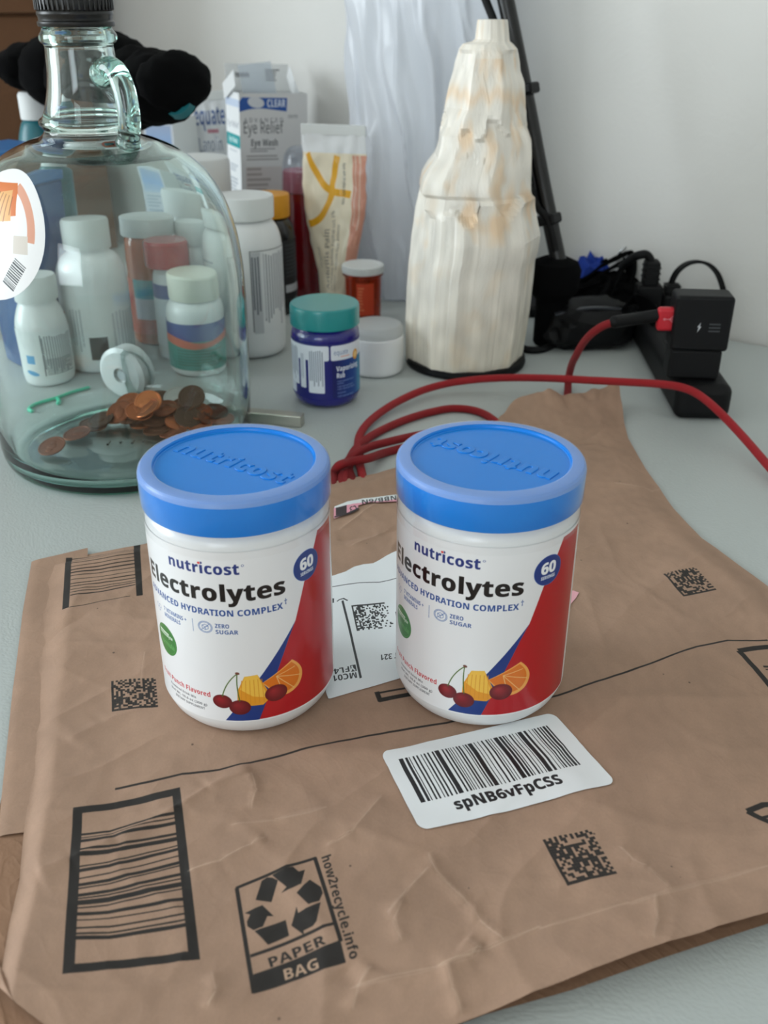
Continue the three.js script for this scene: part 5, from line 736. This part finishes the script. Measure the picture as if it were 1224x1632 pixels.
// ---------------------------------------------------------------- power strip with its plugs
{
  const yaw = -0.06, c = V(0.2935, TY, -0.842), L = 0.42, t = thing('power_strip', 'long black power strip running back towards the wall at the right', 'power strip', c, yaw); t.scale.setScalar(0.95);
  part('housing', moved(box(0.054, 0.036, L, 0.010, 4), 0, 0.018, -L / 2 + 0.008), M.blackRubber, t);
  for (let k = 0; k < 5; k++) { const z = -0.05 - k * 0.065; part('socket', merge([moved(box(0.030, 0.0012, 0.032, 0.0005, 1), 0, 0.0364, z), moved(box(0.0022, 0.0006, 0.008, 0.0002, 1), -0.0064, 0.0372, z - 0.004), moved(box(0.0022, 0.0006, 0.007, 0.0002, 1), 0.0064, 0.0372, z - 0.004)]), M.black, t); }
  part('switch', moved(box(0.014, 0.006, 0.020, 0.002), 0.006, 0.038, -L + 0.035), phys('#b01622', 0.35), t, 'red rocker switch');
  const top = 0.0282;
  // wall charger standing in the front socket
  const f = gnd(1106, 606, top), ch = thing('usb_charger', 'black double usb charger with a small white lightning mark, plugged into the strip', 'charger', V(f.x, top, f.z - 0.014), -0.10); ch.scale.setScalar(0.90);
  part('plug_block', moved(box(0.052, 0.032, 0.030, 0.004, 3), 0, 0.016, 0), M.blackRubber, ch);
  part('charger_body', moved(box(0.057, 0.056, 0.033, 0.004, 3), 0.001, 0.059, 0.001), M.black, ch);
  const bolt = new THREE.Shape([[0.3, 1], [-0.45, 0.0], [-0.05, 0.05], [-0.3, -1], [0.45, 0.2], [0.05, 0.15]].map(([x, y]) => new THREE.Vector2(x * 0.0042, y * 0.0050)));
  part('lightning_mark', moved(new THREE.ExtrudeGeometry(bolt, { depth: 0.0002, bevelEnabled: false }), -0.002, 0.056, 0.0175), std('#c9ccd0', 0.5), ch, 'white lightning bolt'); part('grey_mark', merge([0.0035, 0, -0.0035].map((y) => moved(box(0.011, 0.0014, 0.0003, 0.0001, 1), 0.013, 0.056 + y, 0.0176))), std('#3a3d41', 0.5), ch, 'faint grey lettering');
  // plugs further back
  const pl = (name, label, px, py, w, h, d, upW, upH) => { const p = gnd(px, py, top), q = thing(name, label, 'plug', V(p.x, top, p.z), yaw); q.scale.setScalar(0.95); part('plug_body', merge([moved(box(w, h, d, 0.004, 3), 0, h / 2, 0), moved(box(upW, upH, d * 0.8, 0.004, 3), 0, h + upH / 2 - 0.002, 0)]), M.blackRubber, q); const gr = []; for (let k = 0; k < 3; k++) gr.push(moved(box(upW * 1.06, 0.0018, d * 0.84, 0.0006, 1), 0, h + upH * (0.25 + 0.22 * k), 0)); part('grip_ridge', merge(gr), M.black, q); return q; };
  const p1 = pl('power_plug', 'tall black plug standing in the far end of the power strip', 1030, 492, 0.030, 0.030, 0.026, 0.018, 0.030);
  const p2 = pl('power_plug', 'small black plug with a looping flat cord, next to the charger', 1066, 494, 0.021, 0.020, 0.022, 0.017, 0.014);
  const z1 = p1.position.z, z2 = p2.position.z, A = (x, y, z) => atZ(x, y, z);
  solo('plug_cord', tube([A(1037, 430, z1), A(1037, 415, z1), A(1030, 406, z1), A(1018, 407, z1), A(1004, 414, z1 - 0.01), A(990, 426, z1 - 0.02)], 0.0048, 40, 10), M.blackRubber, 'thick black cord curving left from the tall plug', 'cord');
  solo('flat_cord', ribbon([A(1067, 462, z2), A(1071, 448, z2), A(1080, 432, z2 + 0.002), A(1094, 421, z2 + 0.004), A(1111, 417, z2 + 0.004), A(1128, 421, z2 + 0.002), A(1142, 434, z2 - 0.004), A(1150, 452, z2 - 0.01), A(1155, 475, z2 - 0.015), A(1160, 505, z2 - 0.02), A(1165, 522, z2 - 0.022), A(1172, 533, z2 - 0.02)], 0.0075, 0.0032, 90, V(0.25, 0.1, 0.96)), M.blackRubber, 'flat black cord looping up over the charger and down behind it', 'cord');
  // red braided cable
  const braid = noiseTex(64, (x, y) => 0.5 + 0.5 * Math.sin((x * 4 + y * 4) * 6.2832) * Math.sin((x * 4 - y * 4) * 6.2832), [90, 4]);
  const braidColor = noiseTex(64, (x, y) => { const q = 0.5 + 0.5 * Math.sin((x * 4 + y * 4) * 6.2832) * Math.sin((x * 4 - y * 4) * 6.2832); return [0.62 + 0.18 * q, 0.07 + 0.07 * q, 0.11 + 0.07 * q]; }, [90, 4], true);
  const red = std('#ffffff', 0.55, { map: braidColor, bumpMap: braid, bumpScale: 0.0007 }), rc = thing('red_charging_cable', 'long red braided charging cable looped across the table from the charger', 'cable', V(0, 0, 0));
  const r0 = 0.0036, G = (x, y, h = TY + 0.0036) => gnd(x, y, h), zc = ch.position.z, up = ch.position.y;
  part('usb_plug', moved(box(0.026, 0.021, 0.010, 0.003, 3), A(1070, 508, zc + 0.002).x, A(1070, 508, zc + 0.002).y, zc + 0.002, 0, -0.1, 0.02), phys('#c4182a', 0.4), rc, 'red usb plug with small mark');
  const mk = A(1068, 509, zc + 0.0078); part('usb_mark', merge([moved(box(0.010, 0.0007, 0.0003, 0.0001, 1), mk.x, mk.y, mk.z), moved(new THREE.CylinderGeometry(0.0012, 0.0012, 0.0003, 12), mk.x - 0.005, mk.y, mk.z, Math.PI / 2, 0, 0), moved(box(0.004, 0.0007, 0.0003, 0.0001, 1), mk.x + 0.001, mk.y + 0.0015, mk.z, 0, 0, 0.7), moved(box(0.004, 0.0007, 0.0003, 0.0001, 1), mk.x + 0.001, mk.y - 0.0015, mk.z, 0, 0, -0.7)]), std('#e0808a', 0.5), rc, 'pale usb symbol');
  const sl = [A(1046, 503, zc), A(1020, 507, zc), A(1000, 510, zc + 0.005), A(980, 513, zc + 0.012)]; part('strain_relief', merge([tube(sl, 0.0056, 24, 10), ...capsOn(sl, 0.0056)]), M.blackRubber, rc, 'black strain relief');
  const s0 = sl[3], drop = [s0, G(962, 519, s0.y - 0.004), G(945, 530, s0.y - 0.012), G(930, 546, s0.y - 0.026), G(918, 567, s0.y - 0.044), G(910, 585, 0.018), G(906, 604, 0.004), G(905, 622), G(903, 640, -0.0005 + TY + 0.003)];
  part('cord', tube(drop, r0, 90, 10), red, rc);
  const main = [G(1290, 815), G(1224, 742, 0.002), G(1185, 697, 0.010), G(1155, 665, 0.020), G(1128, 640, 0.030), G(1108, 626, 0.034), G(1085, 617, 0.035), G(1050, 612, 0.034), G(1000, 609, 0.030), G(940, 606, 0.024), G(880, 603, 0.018), G(820, 602, 0.014), G(770, 604, 0.010), G(720, 610, 0.006), G(680, 620, 0.004), G(640, 637, 0.002), G(607, 657, 0), G(583, 678, TY + 0.005), G(573, 695), G(570, 718), G(573, 738), G(577, 756, TY + 0.0035), G(581, 774, TY + 0.0035)];
  part('cord', tube(main, r0, 260, 10), red, rc);
  const lp = [[[830, 700], [790, 672], [772, 660], [750, 653], [720, 651], [690, 656], [655, 666], [620, 680], [590, 696], [568, 714], [556, 735], [550, 758], [549, 778]], [[680, 705], [705, 701], [716, 695], [706, 690], [690, 690], [655, 696], [620, 704], [590, 712], [566, 724], [552, 738], [545, 760], [543, 780]], [[680, 705], [650, 712], [615, 721], [585, 731], [558, 736], [540, 742], [533, 752], [532, 768], [533, 782]], [[575, 726], [560, 735], [556, 748], [562, 766], [566, 780]]];
  lp.forEach((pts, i) => part('cord', tube(pts.map(([x, y], k) => G(x, y, TY + 0.0036 + 0.004 * i * (k > 2 && k < pts.length - 3 ? 1 : 0))), r0, 110, 10), red, rc));
}

// ---------------------------------------------------------------- far left corner: cartons and the black soft thing on top
{
  const kraft = std('#6e4b31', 0.85, { bumpMap: grain, bumpScale: 0.0006 });
  const carton = (label, xr, yTop, yBase, d, wd, dp) => { const a = atWall(xr, 100, d), top = yTop, h = top - yBase; const t = thing('cardboard_box', label, 'box', V(a.x, yBase, a.z).addScaledVector(U, -wd / 2).addScaledVector(N, -dp / 2), WALL_YAW); part('carton_body', moved(box(wd, h, dp, 0.003, 2), 0, h / 2, 0), kraft, t); part('packing_tape', moved(box(0.048, h * 0.3, 0.0006, 0.0002, 1), wd * 0.1, h * 0.85, dp / 2 + 0.0002), std('#86613c', 0.35), t, 'strip of brown tape'); part('lid_flap', merge([moved(box(wd * 0.995, 0.0025, dp * 0.497, 0.0008, 1), 0, h + 0.0012, dp * 0.249), moved(box(wd * 0.995, 0.0025, dp * 0.497, 0.0008, 1), 0, h + 0.0012, -dp * 0.249)]), kraft, t); return t; };
  const yT = atWall(30, 26, 0.34).y;
  carton('brown cardboard box standing on the table in the far left corner, lower of two', -75, yT - 0.003, TY, 0.30, 0.36, 0.24);
  carton('brown cardboard box stacked on top of the other one in the far left corner', -70, yT + 0.24, yT, 0.30, 0.37, 0.24);
  // black soft cap draped over the corner of the boxes
  const d = 0.40, P = (x, y, dd = d) => atWall(x, y, dd);
  const lumps = [[25, 103, 0.018, 0.012], [55, 106, 0.028, 0.025], [95, 114, 0.036, 0.037], [140, 122, 0.040, 0.045], [182, 130, 0.042, 0.045], [218, 140, 0.036, 0.038], [250, 138, 0.030, 0.034], [279, 131, 0.0225, 0.028], [248, 166, 0.018, 0.020], [214, 158, 0.026, 0.026], [262, 150, 0.024, 0.028]];
  const gs = lumps.map(([x, y, a, b]) => { const p = P(x, y), g = new THREE.SphereGeometry(1, 28, 20), q = g.attributes.position; for (let i = 0; i < q.count; i++) { const v = V(q.getX(i), q.getY(i), q.getZ(i)), s = 1 + 0.06 * n3(v.x * 2 + x, v.y * 2, v.z * 2); q.setXYZ(i, v.x * a * s, v.y * b * s, v.z * 0.045 * s); } g.computeVertexNormals(); g.rotateY(WALL_YAW); g.translate(p.x, p.y, p.z); return g; });
  solo('cloth_hat', merge(gs), M.blackSoft, 'black soft cloth cap with a rounded right end, slung behind the neck of the jug', 'cap');
  // what it rests on: white carton with blue print, teal tape, bottle
  const wb = P(246, 215, 0.16), wt = P(246, 190, 0.16).y, t = thing('printed_carton', 'white carton with pale blue print below the black cap, right of the jug neck', 'box', V(wb.x, TY, wb.z).addScaledVector(N, -0.03), WALL_YAW + 0.1);
  const wtex = canvasTex(128, 512, (g, w, h) => { g.fillStyle = '#b4bac2'; g.fillRect(0, 0, w, h); const gr = g.createLinearGradient(0, 0, 0, 140); gr.addColorStop(0, '#8f9bb0'); gr.addColorStop(0.6, '#7f9cc4'); gr.addColorStop(1, '#b4bac2'); g.fillStyle = gr; g.fillRect(10, 20, w - 20, 110); greyLines(g, 16, 150, 90, 200, 9, '#96a0ad', 3); });
  const cg = new THREE.BoxGeometry(0.052, wt - TY, 0.05); cg.translate(0, (wt - TY) / 2, 0); part('carton_body', cg, [M.whiteMatte, M.whiteMatte, M.whiteMatte, M.whiteMatte, new THREE.MeshStandardMaterial({ map: wtex, roughness: 0.6 }), M.whiteMatte], t);
  part('tuck_flap', moved(box(0.050, 0.001, 0.048, 0.0004, 1), 0, wt - TY + 0.0006, 0), M.whiteMatte, t);
  const tp = P(283, 160, 0.40), tape = thing('teal_tape_roll', 'roll of teal tape peeking out under the right end of the black cap', 'tape', tp, WALL_YAW + 0.4); part('tape_roll', lathe([[0.009, -0.006], [0.0165, -0.006], [0.0165, 0.006], [0.009, 0.006], [0.009, -0.006]], 40, 0.4).rotateX(1.1), std('#12757f', 0.5), tape); part('tape_core', lathe([[0.0078, -0.006], [0.0089, -0.006], [0.0089, 0.006], [0.0078, 0.006], [0.0078, -0.006]], 32, 0.4).rotateX(1.1), std('#d8d8d2', 0.7), tape, 'pale cardboard core');
  // teal bottle with white cap in front of the cartons, and a blue box
  const b0 = P(56, 160, 0.40), bt = P(56, 146, 0.40).y - TY, tb = thing('teal_bottle', 'teal bottle with white cap in front of the cartons, left of the jug neck', 'bottle', V(b0.x, TY, b0.z));
  part('bottle', LATHE([[0, 0.001], [0.022, 0], [0.026, 0.004], [0.026, bt - 0.06], [0.022, bt - 0.04], [0.0155, bt - 0.026], [0, bt - 0.026]]), phys('#11636d', 0.35), tb); part('cap', lathe([[0.0145, bt - 0.028], [0.0175, bt - 0.028], [0.018, bt - 0.027], [0.018, bt - 0.003], [0.016, bt], [0, bt]], 48, 0.5), M.whiteMatte, tb);
  const u0 = P(4, 245, 0.52), ut = P(4, 232, 0.52).y - TY, ub = thing('blue_box', 'bright blue box at the left edge behind the jug shoulder', 'box', V(u0.x, TY, u0.z), WALL_YAW); part('box_body', moved(box(0.07, ut - 0.016, 0.07, 0.003, 2), 0, (ut - 0.016) / 2, 0), phys('#1d4f86', 0.4), ub); part('box_lid', moved(box(0.073, 0.016, 0.073, 0.003, 2), 0, ut - 0.008, 0), phys('#2b6fae', 0.35), ub, 'lighter blue lid');
}
shade(scene);

renderer.render(scene, camera);
